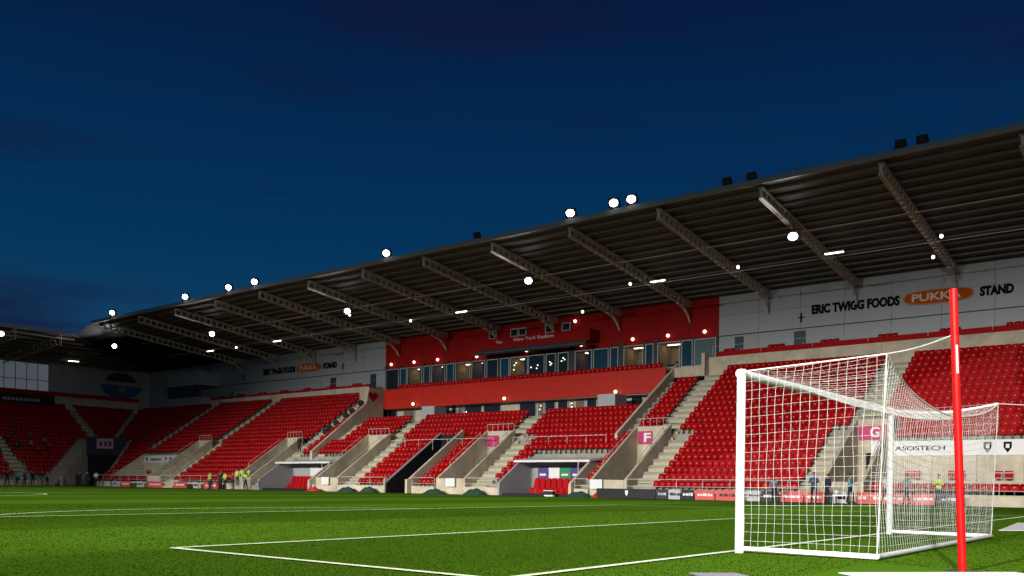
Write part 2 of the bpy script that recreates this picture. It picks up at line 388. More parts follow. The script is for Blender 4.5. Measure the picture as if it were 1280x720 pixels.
# players' tunnel
rake_wall(TUN[0], TUN[0]+.15, 40.6, 47.6, .75, 9, TUNB, 'tunnel_wall'); rake_wall(TUN[1]-.25, TUN[1], 40.5, 47.6, 1.05, 9, CONC)
rake_wall(TUN[1]-.3, TUN[1]-.26, 40.6, 47.6, .9, 9, TUNB, 'tunnel_lining')
P(MB().prism([(TUN[0]-.06, 40.5, rk(40.5)+.85), (TUN[0]-.06, 47.6, rk(47.6)+.85), (TUN[0]-.06, 47.6, rk(47.6)+.75), (TUN[0]-.06, 40.5, rk(40.5)+.75)], (.24, 0, 0), mat('grey_edge', (.3, .3, .3))), 'tunnel_edge')
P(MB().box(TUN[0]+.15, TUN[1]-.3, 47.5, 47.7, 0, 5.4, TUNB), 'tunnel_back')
P(MB().box(TUN[0], TUN[0]+.12, 40.35, 40.47, 0, 1.25, CONC), 'tunnel_post'); P(MB().box(TUN[1]-.25, TUN[1], 40.3, 40.48, 0, 1.2, CONC), 'tunnel_post')
# side walls of the middle section
rake_wall(-33.05, -32.8, 46.8, 57.0, .80, .6)
pts = [(-68.35, 45.2, rk(45.2)-.4), (-68.35, 55.15, rk(55.15)-2.6), (-68.35, 55.15, 11.3), (-68.35, 53.0, 11.2), (-68.35, 52.6, rk(52.6)+1.35), (-68.35, 45.2, rk(45.2)+.8)]
P(MB().prism(pts, (.3, 0, 0), CONC), 'side_wall')
hm = MB(); hp = []
for q in range(24):
    a = 2*math.pi*q/24; hp.append((-68.04, 53.6+.045*16*math.sin(a)**3, 10.25+.04*(13*math.cos(a)-5*math.cos(2*a)-2*math.cos(3*a)-math.cos(4*a))))
P(hm.prism(hp, (.02, 0, 0), REDW), 'heart_emblem')
# front wall, rail
fm = MB(); rm = []
def front(a, b2):
    P(MB().box(a, b2, 40.72, 40.92, 0, .62, CONC), 'front_wall')
    h = MB(); n = max(1, round((b2-a)/1.85))
    for q in range(n+1):
        x = a+(b2-a)*q/n; h.tube([(x, 40.8, .5), (x, 40.8, 1.36)], .022, FRAME, 6)
    h.tube([(a, 40.8, 1.36), (b2, 40.8, 1.36)], .028, FRAME, 6); h.tube([(a, 40.8, .86), (b2, 40.8, .86)], .018, FRAME, 6)
    P(h, 'front_rail')
for a, b2 in ((-11.8, XR), (-28.3, -14.5), (-32.8, -31.6), (-43.6, -40.0), (-49.6, -47.0), (-59.1, -52.7), (-62.6, -62.35), (-88.7, -75.1), (-103, -91.6)):
    front(a, b2)
# wheelchair platforms with white banners on the wall above
for a, b2 in ((-11.75, XR), (-101.4, -88.7)):
    P(MB().box(a, b2, yi(1), yi(7)-.2, .9, 1.2, CONCG), 'platform_floor')
    n = max(1, round((b2-a)/2.6))
    for q in range(n):
        P(MB().box(a+(b2-a)*q/n+.012, a+(b2-a)*(q+1)/n-.012, yi(7)-.22, yi(7)-.02, 1.2, 3.93, CONC), 'wall_panel')
    for q in range(int((b2-a)/2.6)):
        x = a+1.5+q*2.6
        if x > 4: continue
        mb = MB(); 
        for s2 in (-.27, .27):
            mb.box(x+s2-.22, x+s2+.22, 45.75, 45.82, 1.62, 2.08, SEATO).box(x+s2-.2, x+s2+.2, 45.55, 45.74, 1.60, 1.70, SEATO)
        P(mb, 'companion_seat')
    h = MB(); h.tube([(a, 42.2, 1.9), (b2, 42.2, 1.9)], .03, FRAME, 6); h.tube([(a, 42.2, 1.6), (b2, 42.2, 1.6)], .02, FRAME, 6)
    for q in range(int((b2-a)/1.8)+1): h.tube([(a+q*1.8, 42.2, .9), (a+q*1.8, 42.2, 1.9)], .022, FRAME, 6)
    P(h, 'platform_rail')
rake_wall(-101.75, -101.45, yi(1), yi(7), .15, 9); rake_wall(-88.9, -88.65, yi(1), yi(7), .15, 9)
def banner(x0, x1, z0, z1, label, words, crests):
    o = tag(MB().box(x0, x1, yi(7)-.29, yi(7)-.23, z0, z1, WHITEM).build('banner'), label, 'banner')
    for (xc, w, s) in words: inst('lettering', text_mesh(s, TEXTK, w, .30, .02), o, (xc, yi(7)-.31, (z0+z1)/2))
    for xc in crests:
        c = MB(); c.prism([(xc-.22, yi(7)-.295, z1-.15), (xc+.22, yi(7)-.295, z1-.15), (xc+.22, yi(7)-.295, z0+.45), (xc, yi(7)-.295, z0+.14), (xc-.22, yi(7)-.295, z0+.45)], (0, -.02, 0), TEXTK)
        c.box(xc-.10, xc+.10, yi(7)-.335, yi(7)-.318, z0+.42, z1-.28, WHITEM); c.build('crest', o)
    return o
banner(-12.9, XR, 3.05, 4.0, 'long white banner with dark lettering and crests on the platform wall behind the goal', [(-9.9, 3.0, 'ASOSTECH'), (-2.45, 2.6, 'ASOSTECH')], [-12.1, -6.0, -4.9])
banner(-101.0, -89.8, 2.95, 3.75, 'white banner with dark crests on the far platform wall beside the corner', [(-98.4, 2.4, 'ASOSTECH'), (-93.2, 2.4, 'ASOSTECH')], [-100.4, -96.2, -95.2, -90.6])
# mid barrier in the middle section
h = MB()
for a, b2 in ((-43.0, -33.6), (-57.8, -45.2)):
    y = yi(7)+.05; z = zi(7)
    h.tube([(a, y, z+1.0), (b2, y, z+1.0)], .028, FRAME, 6)
    n = round((b2-a)/1.9)
    for q in range(n+1): h.tube([(a+(b2-a)*q/n, y, z), (a+(b2-a)*q/n, y, z+1.0)], .022, FRAME, 6)
P(h, 'mid_rail')
# parapets behind the last rows
def parapet(a, b2, y, z0, z1, n):
    for q in range(n):
        xa, xb = a+(b2-a)*q/n, a+(b2-a)*(q+1)/n; d0, d1 = sh(xa), sh(xb)
        P(MB().prism([(xa+.01, y, z0+d0), (xb-.01, y, z0+d1), (xb-.01, y, z1+d1), (xa+.01, y, z1+d0)], (0, .25, 0), CONC), 'parapet_panel')
parapet(-30.2, XR, 57.0, 10.0, 12.22, 9); parapet(-105.3, -72.4, 57.0, 10.0, 12.38, 7)
parapet(-32.8, -30.2, 56.2, 9.5, 11.45, 1)
P(MB().box(-30.2, -29.9, 56.2, 57.0, 9.4, 12.4, CONC), 'parapet_end')
P(MB().box(-72.4, -68.35, 55.6, 55.8, 9.5, 11.15, CONC), 'landing_wall')
P(MB().box(-72.4, -68.35, 55.8, 60, 9.6, 9.8, CONCG), 'landing')
# lower glossy red fascia below the boxes, balcony floor, lounge glazing
fw = [(-68.0, -62.0), (-62.0, -56.0), (-56.0, -50.0), (-50.0, -44.0), (-44.0, -38.0), (-38.0, -33.05)]
for a, b2 in fw: P(MB().prism([(a+.008, 55.1, 9.0+sh(a)*.6+.2), (b2-.008, 55.1, 9.0+sh(b2)*.6+.2), (b2-.008, 55.1, 11.35+sh(b2)*.6), (a+.008, 55.1, 11.35+sh(a)*.6)], (0, .2, 0), REDB), 'fascia_panel')
P(MB().box(-68.0, -33.05, 55.3, 60, 9.0, 9.2, CONCG), 'balcony_floor')
P(MB().box(-68.0, -33.05, 55.35, 59.8, 11.0, 11.1, CONCG), 'box_floor')
P(MB().box(-68.0, -33.05, yi(14), 56.4, 7.0, 7.18, CONCG), 'lounge_walkway')
LG = [(-68.64, -67.12), (-66.13, -64.42), (-62.75, -61.81), (-61.58, -59.28), (-59.06, -58.38), (-58.16, -57.38), (-57.27, -54.88), (-54.67, -52.36), (-50.02, -47.94), (-47.75, -46.98), (-46.88, -45.64), (-45.36, -44.15), (-43.87, -43.55), (-43.32, -42.23), (-42.05, -40.9), (-40.72, -39.85), (-37.21, -35.97), (-35.5, -33.8)]
P(MB().box(-68.0, -33.05, 56.45, 56.6, 7.0, 9.0, CONC), 'lounge_wall')
def window(x0, x1, y, z0, z1, m, fr=.07, extra=None):
    f = MB(); f.box(x0, x1, y-.08, y, z0, z0+fr, FRAME).box(x0, x1, y-.08, y, z1-fr, z1, FRAME).box(x0, x0+fr, y-.08, y, z0+fr, z1-fr, FRAME).box(x1-fr, x1, y-.08, y, z0+fr, z1-fr, FRAME)
    o = P(f, 'window'); MB().box(x0+fr, x1-fr, y-.035, y-.02, z0+fr, z1-fr, m).build('pane', o)
    return o
for q, (a, b2) in enumerate(LG):
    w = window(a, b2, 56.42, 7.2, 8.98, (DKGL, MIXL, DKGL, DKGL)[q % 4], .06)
    if q % 3 == 0:
        e = MB()
        for _ in range(2): e.ball((random.uniform(a+.2, b2-.2), 56.36, random.uniform(8.1, 8.7)), .07, LAMPW, 8, 6)
        e.build('ceiling_lamp', w)
# white stair box by the middle seats
P(MB().box(-38.3, -36.5, 52.4, 54.4, 7.1, 8.9, WHTC), 'stair_enclosure')
P(MB().box(-60.2, -58.4, 53.0, 54.8, 7.1, 8.8, WHTC), 'stair_enclosure')
# balcony seats in front of the boxes: dark red row
# box windows
GLASS = bpy.data.materials.new('window_glass'); GLASS.use_nodes = True; _g = GLASS.node_tree; _g.nodes.clear()
_o = _g.nodes.new('ShaderNodeOutputMaterial'); _m = _g.nodes.new('ShaderNodeMixShader'); _a = _g.nodes.new('ShaderNodeBsdfTransparent'); _b = _g.nodes.new('ShaderNodeBsdfGlossy')
_a.inputs[0].default_value = (.85, .88, .88, 1); _b.inputs['Roughness'].default_value = .03; _m.inputs[0].default_value = .07
_g.links.new(_a.outputs[0], _m.inputs[1]); _g.links.new(_b.outputs[0], _m.inputs[2]); _g.links.new(_m.outputs[0], _o.inputs[0])
KDARK = mat('dark_furniture', (.025, .02, .018), .6); ROOMLAMP = mat('room_lamp_glow', (1, .85, .6), .5, emit=(1, .72, .40), estr=8)
WD = [(-72.46, -70.35, 'd'), (-70.09, -69.05, 'c'), (-68.92, -66.64, 't'), (-66.39, -65.4, 'c'), (-65.16, -63.1, 'm'), (-62.86, -61.79, 'c'), (-61.55, -59.46, 't'), (-59.23, -57.31, 'm'), (-57.09, -55.55, 'd'), (-55.22, -54.04, 'c'), (-53.93, -51.61, 't'), (-51.51, -49.46, 'd'), (-49.26, -48.06, 'd'), (-47.77, -46.5, 'd'), (-45.72, -43.73, 'm'), (-43.55, -41.8, 'c'), (-41.62, -40.71, 'c'), (-40.09, -37.99, 't'), (-37.73, -36.88, 'c'), (-36.45, -34.13, 't'), (-33.97, -32.84, 'c'), (-32.68, -30.55, 'g')]
for a, b2, k in WD:
    d = sh((a+b2)/2)*.5
    w = window(a, b2, 59.8, 11.9+d, 14.35+d, {'d': DKGL, 'c': CURT, 't': GLASS, 'm': GLASS, 'g': GREYC}[k])
    if k in 'tm':
        z0, z1 = 11.6+d, 14.3+d; wall = TANL if k == 't' else MIXL; rr = random.Random(int(a*100)); r_ = MB(); y0, y1 = 59.9, 62.6
        r_.box(a-.1, b2+.1, y1, y1+.05, z0, z1, wall).box(a-.12, a-.05, y0, y1, z0, z1, wall).box(b2+.05, b2+.12, y0, y1, z0, z1, wall).box(a-.1, b2+.1, y0, y1, z1, z1+.04, WHTC).box(a-.1, b2+.1, y0, y1, z0-.04, z0, KDARK)
        r_.build('room', w)
        l = MB().box(a+.3, b2-.3, 61.1, 61.35, z1-.05, z1-.01, ROOMLAMP); l.build('room_lamp', w)
        f = MB(); x = a+.3+rr.random()*.6
        f.box(x, x+.9, 60.6, 61.1, z0+.70, z0+.76, KDARK).box(x+.05, x+.1, 60.65, 60.7, z0, z0+.7, KDARK).box(x+.8, x+.85, 60.65, 60.7, z0, z0+.7, KDARK); f.build('table', w)
        c = MB(); x = b2-.75; c.box(x, x+.42, 60.3, 60.36, z0+.42, z0+.95, KDARK).box(x, x+.42, 60.36, 60.75, z0+.40, z0+.46, KDARK).box(x, x+.05, 60.3, 60.35, z0, z0+.42, KDARK).box(x+.37, x+.42, 60.3, 60.35, z0, z0+.42, KDARK); c.build('chair', w)
        p = MB(); x = a+(b2-a)*rr.uniform(.3, .6); p.box(x, x+.8, y1-.04, y1-.01, z0+1.3, z0+1.9, rr.choice([WHTC, KDARK, CURT])); p.build('wall_picture', w)
        if rr.random() < .7:
            cu = MB(); n = 5
            for q in range(n): cu.tube([(b2-.12-q*.09, 59.96+.03*(q % 2), z0+.3), (b2-.12-q*.09, 59.96+.03*(q % 2), z1)], .055, CURT, 6)
            cu.build('curtain', w)
    if -54 < a < -46:
        e = MB()
        for _ in range(3): e.ball((random.uniform(a+.3, b2-.3), 59.70, random.uniform(12.9, 13.9)+d), .07, LAMPW, 8, 6)
        e.build('room_lamp', w)
# mullion panels between the windows, so that only the rooms stand open behind the glass
ed = [-72.7]+[v for a, b2, k in WD for v in (a, b2)]+[-30.42]
bk = MB()
for q in range(0, len(ed), 2):
    if ed[q+1]-ed[q] > .02: bk.box(ed[q], ed[q+1], 59.83, 59.98, 11.5, 14.6, DARKM)
P(bk, 'box_mullion')['kind'] = 'stuff'
# upper wall cladding: pale left and right, red in the middle
def clad(a, b2, z0, z1f, m, name, w=2.6, rows=1):
    n = max(1, round((b2-a)/w))
    for q in range(n):
        xa, xb = a+(b2-a)*q/n+.012, a+(b2-a)*(q+1)/n-.012
        for r2 in range(rows):
            za = [z0(x)+(z1f(x)-z0(x))*r2/rows+.01 for x in (xa, xb)]; zb = [z0(x)+(z1f(x)-z0(x))*(r2+1)/rows-.01 for x in (xa, xb)]
            P(MB().prism([(xa, 60, za[0]), (xb, 60, za[1]), (xb, 60, zb[1]), (xa, 60, zb[0])], (0, .15, 0), m), name)
top = lambda x: 18.1+.007*(x+10)
midl = lambda x: 14.42+.0035*(x+10)
low = lambda x: 11.0
clad(-30.4, XR, midl, top, WHTC, 'cladding_panel', 3.7, 2); clad(-30.4, XR, low, midl, WHTC, 'cladding_panel', 3.7, 1)
clad(-107, -72.75, midl, top, WHTC, 'cladding_panel', 3.7, 2); clad(-107, -72.75, low, midl, WHTC, 'cladding_panel', 3.7, 1)
clad(-72.75, -30.4, midl, top, REDW, 'red_cladding_panel', 3.0, 1)
P(MB().box(-124.2, XR, 63.2, 63.4, 0, 18.4, DARKM), 'back_wall')
P(MB().box(-72.9, -30.2, 60.2, 63.2, 14.45, 14.55, DARKM), 'box_ceiling')
P(MB().box(-72.9, -72.7, 60.2, 63.2, 9, 14.45, DARKM), 'box_end_wall'); P(MB().box(-30.4, -30.2, 60.2, 63.2, 9, 14.45, DARKM), 'box_end_wall')
clad(-124, -107.02, low, lambda x: 17.3, WHTC, 'cladding_panel', 3.4, 1)
for a, b2 in ((-30.3, XR), (-107, -72.8)):
    m2 = MB(); m2.prism([(a, 59.93, midl(a)-.04), (b2, 59.93, midl(b2)-.04), (b2, 59.93, midl(b2)+.04), (a, 59.93, midl(a)+.04)], (0, .05, 0), DARKM); P(m2, 'wall_trim')
def door(a, b2, z0, z1, m):
    o = P(MB().box(a, b2, 59.90, 59.985, z0, z1, m), 'door'); MB().box(b2-.18, b2-.1, 59.86, 59.90, z0+.95, z0+1.1, FRAME).build('handle', o); return o
NAVY = mat('navy_door', (.020, .035, .060), .4, var=.2)
for a, b2, d in ((-28.84, -28.05, 0), (-23.48, -22.5, 0), (-82.4, -81.45, -.35), (-75.25, -74.35, -.35)): door(a, b2, 12.0, 14.15+d, NAVY)
# row of seats behind the parapets and its red kerb, glass balustrade rail
SB = MB()
def prof_box(mb, x0, x1, y0, y1, z0, z1, m): mb.box(x0, x1, y0, y1, z0, z1, m)
def seat_mb(full=True):
    s = MB()
    o = [(-.22, .40), (.22, .40), (.24, .48), (.24, .78), (.20, .85), (-.20, .85), (-.24, .78), (-.24, .48)]
    s.prism([(x, .02+(z-.42)*.12, z) for x, z in o], (0, .05, 0), SEATO if full else SEATM)
    s.prism([(-.215, -.15, .40), (.215, -.15, .40), (.215, -.09, .72), (-.215, -.09, .72)], (0, .09, .02), SEATO if full else SEATM)
    s.box(-.035, .035, -.06, .06, 0, .42, DARKM)
    s.add([(-.045, -.118, .60), (.045, -.118, .60), (.045, -.107, .66), (-.045, -.107, .66)], [(0, 1, 2, 3)], PLATE)
    return s
seat_me = seat_mb(True).mesh('seat')
proto = seat_mb(False)
seats = []
for i in range(N):
    x = XR-.3+(0.0 if i % 2 else .02)
    while x > -106-DY*i-.3:
        a, b2 = x-.23, x+.23
        if not blocked(i, a, b2): seats.append((x, yi(i)+.52, zi(i)))
        x -= .5
# the row behind each parapet
for a, b2 in ((-29.0, XR), (-104.5, -73.5)):
    x = b2-.4; c = 0
    while x > a:
        seats.append((x, 58.3, 11.95+sh(x)))
        if (c//3) % 3 == 1: seats[-1] = (x, 58.3, 12.22+sh(x))
        c += 1; x -= .5
for x in np.arange(-67.0, -34, .5): seats.append((float(x), 56.6, 11.15+sh(x)*.6))
def vis(s):
    p = px_of((s[0], s[1], s[2]+.6)); return p[0] if False else p
ranked = []
for s in seats:
    p = vis(s)
    ranked.append((p[2] if (0 < p[0] < 1272 and not (1140 < p[0] < 1240 and p[1] > 545)) else 1e6, s))
ranked.sort(key=lambda q: q[0])
near = [q[1] for q in ranked[:300]]; far = [q[1] for q in ranked[300:]]
for x, y, z in near:
    inst('seat', seat_me, ms, (x+51, y-41, z+.003), (0, 0, random.uniform(-.03, .03)))
def mass(name, mb, locs, parent, jit=.02, rz=0.0):
    V0 = np.array(mb.v); c, s = math.cos(rz), math.sin(rz)
    V0 = V0 @ np.array([[c, s, 0], [-s, c, 0], [0, 0, 1]])
    L = np.array(locs)+np.column_stack([rng.normal(0, jit*.3, len(locs)), rng.normal(0, jit*.3, len(locs)), np.full(len(locs), .003)])
    V = (V0[None]+L[:, None]).reshape(-1, 3); nv = len(V0); fs = []; mi = []
    me = bpy.data.meshes.new(name)
    tot = sum(len(f) for f in mb.f); base = np.concatenate([np.array(f) for f in mb.f]); lt = np.array([len(f) for f in mb.f])
    n = len(locs); LI = (base[None]+(np.arange(n)*nv)[:, None]).ravel(); LT = np.tile(lt, n); LS = np.concatenate([[0], np.cumsum(LT)[:-1]])
    me.vertices.add(len(V)); me.vertices.foreach_set('co', V.astype(np.float32).ravel()); me.loops.add(len(LI)); me.loops.foreach_set('vertex_index', LI.astype(np.int32))
    me.polygons.add(len(LT)); me.polygons.foreach_set('loop_start', LS.astype(np.int32)); me.polygons.foreach_set('loop_total', LT.astype(np.int32))
    for m in mb.mats: me.materials.append(m)
    me.polygons.foreach_set('material_index', np.tile(np.array(mb.m), n).astype(np.int32)); me.update(calc_edges=True)
    o = bpy.data.objects.new(name, me); COL.objects.link(o); o.parent = parent; o['kind'] = 'stuff'
    return o
so = mass('seat_rows', proto, far, ms); so.location = (51, -41, 0)
for a, b2 in ((-29.6, XR), (-104.8, -73.2)):
    P(MB().prism([(a, 57.9, 11.5+sh(a)), (b2, 57.9, 11.5+sh(b2)), (b2, 57.9, 12.80+sh(b2)), (a, 57.9, 12.80+sh(a))], (0, .12, 0), SEATO), 'row_back_panel')
    P(MB().box(a, b2, 57.25, 60, 11.2, 11.5, CONCG), 'upper_deck')
    h = MB(); n = 10
    h.tube([(a, 57.1, 13.15+sh(a)), (b2, 57.1, 13.15+sh(b2))], .016, FRAME, 5)
    for q in range(n+1):
        x = a+(b2-a)*q/n; h.tube([(x, 57.1, 12.4+sh(x)), (x, 57.1, 13.15+sh(x))], .016, FRAME, 5)
    P(h, 'balcony_rail')
# wall lamps
glob = MB().ball((0, -.12, 0), .17, LAMPW, 12, 8).box(-.05, .05, -.04, .09, -.06, .06, DARKM).mesh('wall_lamp')
def wl(x, y, z, e=14):
    o = inst('wall_lamp', glob, ms, (x+51, y-41, z))
for x, z in ((-71.58, 14.65), (-67.89, 14.66), (-64.24, 14.67), (-58.5, 14.6), (-51.79, 14.72), (-44.99, 14.73), (-39.12, 14.78), (-35.37, 14.79), (-31.66, 14.82)): wl(x, 59.85, z+.05)
for x in (-63.17, -50.71, -37.92): wl(x, 54.9, 9.33, 30)
wl(-45.75, 59.85, 17.2, 20)
# control box jutting out in the middle of the red wall
cb = P(MB().box(-57.6, -43.0, 58.2, 59.95, 14.95, 16.05, REDW), 'control_box')
MB().box(-57.3, -43.3, 58.05, 58.18, 14.42, 14.9, mat('dark_awning', (.02, .03, .035), .4)).box(-57.3, -43.3, 57.8, 58.04, 14.55, 14.62, mat('awning_edge', (.09, .13, .14), .4)).build('awning', cb)
inst('lettering', text_mesh('New York Stadium', TEXTW, 5.0, .34, .0), cb, (-49.7, 58.17, 15.72)); inst('lettering', text_mesh('The', TEXTW, .85, .30, .0), cb, (-54.2, 58.17, 15.62))
for x in (-56.4, -53.5, -52.4, -49.0, -46.9):
    w = window(x-.5, x+.5, 59.9, 16.35, 17.2, DKGL, .09)
# sign on each pale wall
def stand_sign(xs, dz):
    (a0, a1), (p0, p1), (s0, s1) = xs; zc = 15.8+dz
    inst('sign_lettering', text_mesh('ERIC TWIGG FOODS', TEXTK, a1-a0, .80, .055), ms, ((a0+a1)/2+51, 59.94-41, zc-.02))
    inst('sign_lettering', text_mesh('STAND', TEXTK, s1-s0, .74, .06), ms, ((s0+s1)/2+51, 59.94-41, zc+.0))
    pts, pts2 = [], []; w, h = (p1-p0)/2, .56
    for q in range(40):
        a = 2*math.pi*q/40; c, s = math.cos(a), math.sin(a)
        ex, ez = math.copysign(abs(c)**.62, c), math.copysign(abs(s)**.75, s)
        pts.append(((p0+p1)/2+ex*w, 59.90, zc+ez*h)); pts2.append(((p0+p1)/2+ex*(w-.12), 59.87, zc+ez*(h-.08)))
    o = P(MB().prism(pts, (0, .06, 0), ORNL), 'sign_plate'); MB().prism(pts2, (0, .028, 0), ORNG).build('sign_face', o)
    inst('sign_face_lettering', text_mesh('PUKKA', mat('cream_lettering', (.75, .52, .36), .5), (p1-p0)*.70, .62, .03), o, ((p0+p1)/2-.1, 59.85, zc))
S59 = lambda x: 5.406+(x-5.406)*1.01335
stand_sign([(S59(-21.64), S59(-14.70)), (S59(-14.45), S59(-9.42)), (S59(-9.03), S59(-6.77))], .06)
stand_sign([(-95.9, -89.3), (-89.0, -84.2), (-83.9, -81.3)], -.42)
for xc, dz in ((-22.9, -.35), (-80.2, -.5), (-100.3, -.6)):
    m2 = MB(); m2.box(xc-.06, xc+.06, 59.93, 59.98, 15.2+dz, 16.0+dz, TEXTK).box(xc-.3, xc+.3, 59.93, 59.98, 15.6+dz, 15.68+dz, TEXTK); P(m2, 'small_emblem')
# wall plant/loudspeaker bits
# ------------------------------------------------------------------ main stand roof
YF, YB = 40.24, 60.4
zf = lambda x: 20.55+.0085*(x+10)
zr = lambda x: 18.05+.007*(x+10)
def zroof(x, y): return zf(x)+(zr(x)-zf(x))*(y-YF)/(YB-YF)
XL = -103.0
rb = MB(); nseg = 24
xs = np.linspace(XL, XR, nseg+1)
for q in range(nseg):
    a, b2 = xs[q], xs[q+1]
    rb.add([(a, YF, zf(a)), (b2, YF, zf(b2)), (b2, YB, zr(b2)), (a, YB, zr(a)), (a, YF, zf(a)+.22), (b2, YF, zf(b2)+.22), (b2, YB, zr(b2)+.22), (a, YB, zr(a)+.22)], [(0, 3, 2, 1), (4, 5, 6, 7)], ROOF)
rb.add([(XL, YF, zf(XL)), (XL, YB, zr(XL)), (-124.2, YB, 17.0), (-107.4, 40.2, 18.75)], [(0, 1, 2, 3)], mat('shade_dark_corner_roof', (.02, .022, .025), .8, spec=.05))  # near-black colour puts shade on the corner sheet beside the lamp
roof = P(rb, 'roof')
for q in range(16):
    y = YF+.9+q*1.26
    pm = MB()
    pm.prism([(XL, y, zroof(XL, y)-.02), (XL, y+.16, zroof(XL, y)-.02), (XL, y+.16, zroof(XL, y)-.19), (XL, y, zroof(XL, y)-.19)], (XR-XL, 0, zroof(XR, y)-zroof(XL, y)), PURL)
    pm.build('purlin', roof)
em = MB(); em.prism([(XL, YF-.15, zf(XL)-.08), (XL, YF, zf(XL)-.08), (XL, YF, zf(XL)+.28), (XL, YF-.15, zf(XL)+.28)], (XR-XL, 0, zf(XR)-zf(XL)), EDGE); em.build('gutter', roof)
tr = MB(); 
for y, z in ((50.6, -1.55), (46.6, -.95)): tr.tube([(XL, y, zroof(XL, y)+z), (XR, y, zroof(XR, y)+z)], .03, TRUS, 6)
P(tr, 'tie_rod')
def truss(x):
    m = MB(); n = 24; y0, y1 = YF+.05, 58.4
    tp = lambda y: zroof(x, y)-.24
    bt = lambda y: tp(y)-.62-.2*math.sin(math.pi*(y-y0)/(y1-y0))
    for ch in (tp, bt):
        for s in (-.13, .13):
            m.prism([(x+s-.035, y0, ch(y0)), (x+s-.035, y1, ch(y1)), (x+s-.035, y1, ch(y1)-.13), (x+s-.035, y0, ch(y0)-.13)], (.07, 0, 0), TRUS)
        m.prism([(x-.095, y0, ch(y0)-.02), (x-.095, y1, ch(y1)-.02), (x-.095, y1, ch(y1)-.05), (x-.095, y0, ch(y0)-.05)], (.19, 0, 0), TRUS)
    for q in range(n+1):
        y = y0+(y1-y0)*q/n; w = .16
        m.box(x-.10, x+.10, y-w/2 if q else y, y+w/2 if q < n else y, bt(y)+.0, tp(y)-.13, TRUS)
    o = P(m, 'roof_truss')
    k = MB(); pa = [(x, 57.4, bt(57.4)-.05), (x, 58.6, bt(58.4)-.25), (x, 59.4, bt(58.4)-.8), (x, 59.85, bt(58.4)-1.4)]
    k.tube(pa, [.16, .14, .11, .08], TRUS, 6); k.box(x-.12, x+.12, 58.4, 59.95, bt(58.4), tp(58.4), TRUS); k.build('knee_brace', o)
TX = [-10.85-7.45*k for k in range(-3, 13)]
for x in TX:
    if x > XL: truss(x)
# tube lamps under the roof
batt = MB().box(-.65, .65, -.06, .06, -.04, .02, TUBE).box(-.7, .7, -.05, .05, .02, .12, FRAME).mesh('tube_lamp')
for x, y in ((-30.9, 49.6), (-52.2, 49.9), (-80.7, 50.4), (-16.6, 49.3), (-93.8, 50.4)):
    inst('tube_lamp', batt, ms, (x+51, y-41, zroof(x, y)-1.75), (0, 0, .0))
dom = MB().ball((0, 0, 0), .11, TUBE, 8, 6).box(-.1, .1, -.1, .1, .1, .2, FRAME).mesh('roof_lamp')
for x, y in ((-64.0, 46.4), (-59.4, 50.4), (-88.9, 50.7), (-9.55, 49.4), (-33.4, 49.5), (-41.4, 54.5), (-23.9, 49.4), (-10.9, 53.0)):
    inst('roof_lamp', dom, ms, (x+51, y-41, zroof(x, y)-1.70))

# ------------------------------------------------------------------ floodlights
def fl_parts(lit):
    h = MB(); h.prism([(-.42, -.12, -.34), (.42, -.12, -.34), (.42, -.12, .34), (-.42, -.12, .34)], (0, .16, 0), DARKM)
    h.prism([(-.3, .04, -.24), (.3, .04, -.24), (.3, .04, .24), (-.3, .04, .24)], (0, .22, 0), DARKM)
    l = MB(); n = 20; l.prism([(.32*math.cos(2*math.pi*q/n), -.135, .25*math.sin(2*math.pi*q/n)) for q in range(n)], (0, -.02, 0), LENS if lit else LENSO)
    k = MB(); k.tube([(-.46, .0, 0), (-.46, .05, -.45), (.46, .05, -.45), (.46, 0, 0)], .035, DARKM, 6); k.tube([(0, .05, -.45), (0, .05, -.75)], .05, DARKM, 6)
    return h.mesh('housing'), l.mesh('lens'), k.mesh('bracket')
FLP = {True: fl_parts(True), False: fl_parts(False)}
def flood(loc, lit, label, group, scl=1.0, aim=None, energy=0, flip=False, aimxyz=None):
    e = empty('floodlight', loc, label=label, cat='floodlight', group=group); e.scale = (scl,)*3
    aim = Vector(aimxyz or (loc[0]*.75-3, -8, 0)); v = aim-Vector(loc); e.rotation_euler = (0, 0, math.atan2(v.x, -v.y))
    pit = math.atan2(-v.z, math.hypot(v.x, v.y))
    for nme, me in zip(('housing', 'lens', 'bracket'), FLP[lit]):
        o = inst(nme, me, e, (0, 0, 0), (pit if nme != 'bracket' else 0, 0, 0), (1, 1, -1) if (flip and nme == 'bracket') else (1, 1, 1))
    if lit and energy:
        l = bpy.data.lights.new('floodlight_beam', 'SPOT'); l.energy = energy; l.spot_size = 1.8; l.spot_blend = .7; l.shadow_soft_size = .35; l.color = (1, .98, .95)
        lo = bpy.data.objects.new('floodlight_beam', l); COL.objects.link(lo); lo.parent = e; lo.location = (0, -.45*math.cos(pit), -.45*math.sin(pit))
        lo.rotation_euler = (-(math.pi/2-pit), 0, 0)
    return e
ordn = ['first', 'second', 'third', 'fourth', 'fifth', 'sixth', 'seventh', 'eighth', 'ninth']
for k, x in enumerate((-18.0, -40.6, -62.9, -85.6, -109.0)):
    if k < 4: loc = (x, 45.2, zroof(x, 45.2)-1.75)
    else: loc = (-107.6, 45.6, 18.05)
    flood(loc, True, f'{ordn[k]} blazing floodlight from the right hung below the roof trusses' if k < 4 else 'blazing floodlight hung under the dark corner roof at the left end', 'lit floodlights under the stand roof', energy=3.2e3, flip=True)
for k, x in enumerate((-27.8, -29.25, -33.0, -52.35, -71.0, -75.3, -83.1, -98.2)):
    flood((x, 40.15, zf(x)+.72+(.05 if k < 2 else 0)), True, f'{ordn[k]} lit floodlight from the right standing on the roof edge', 'lit floodlights on the roof edge', energy=3.2e3)
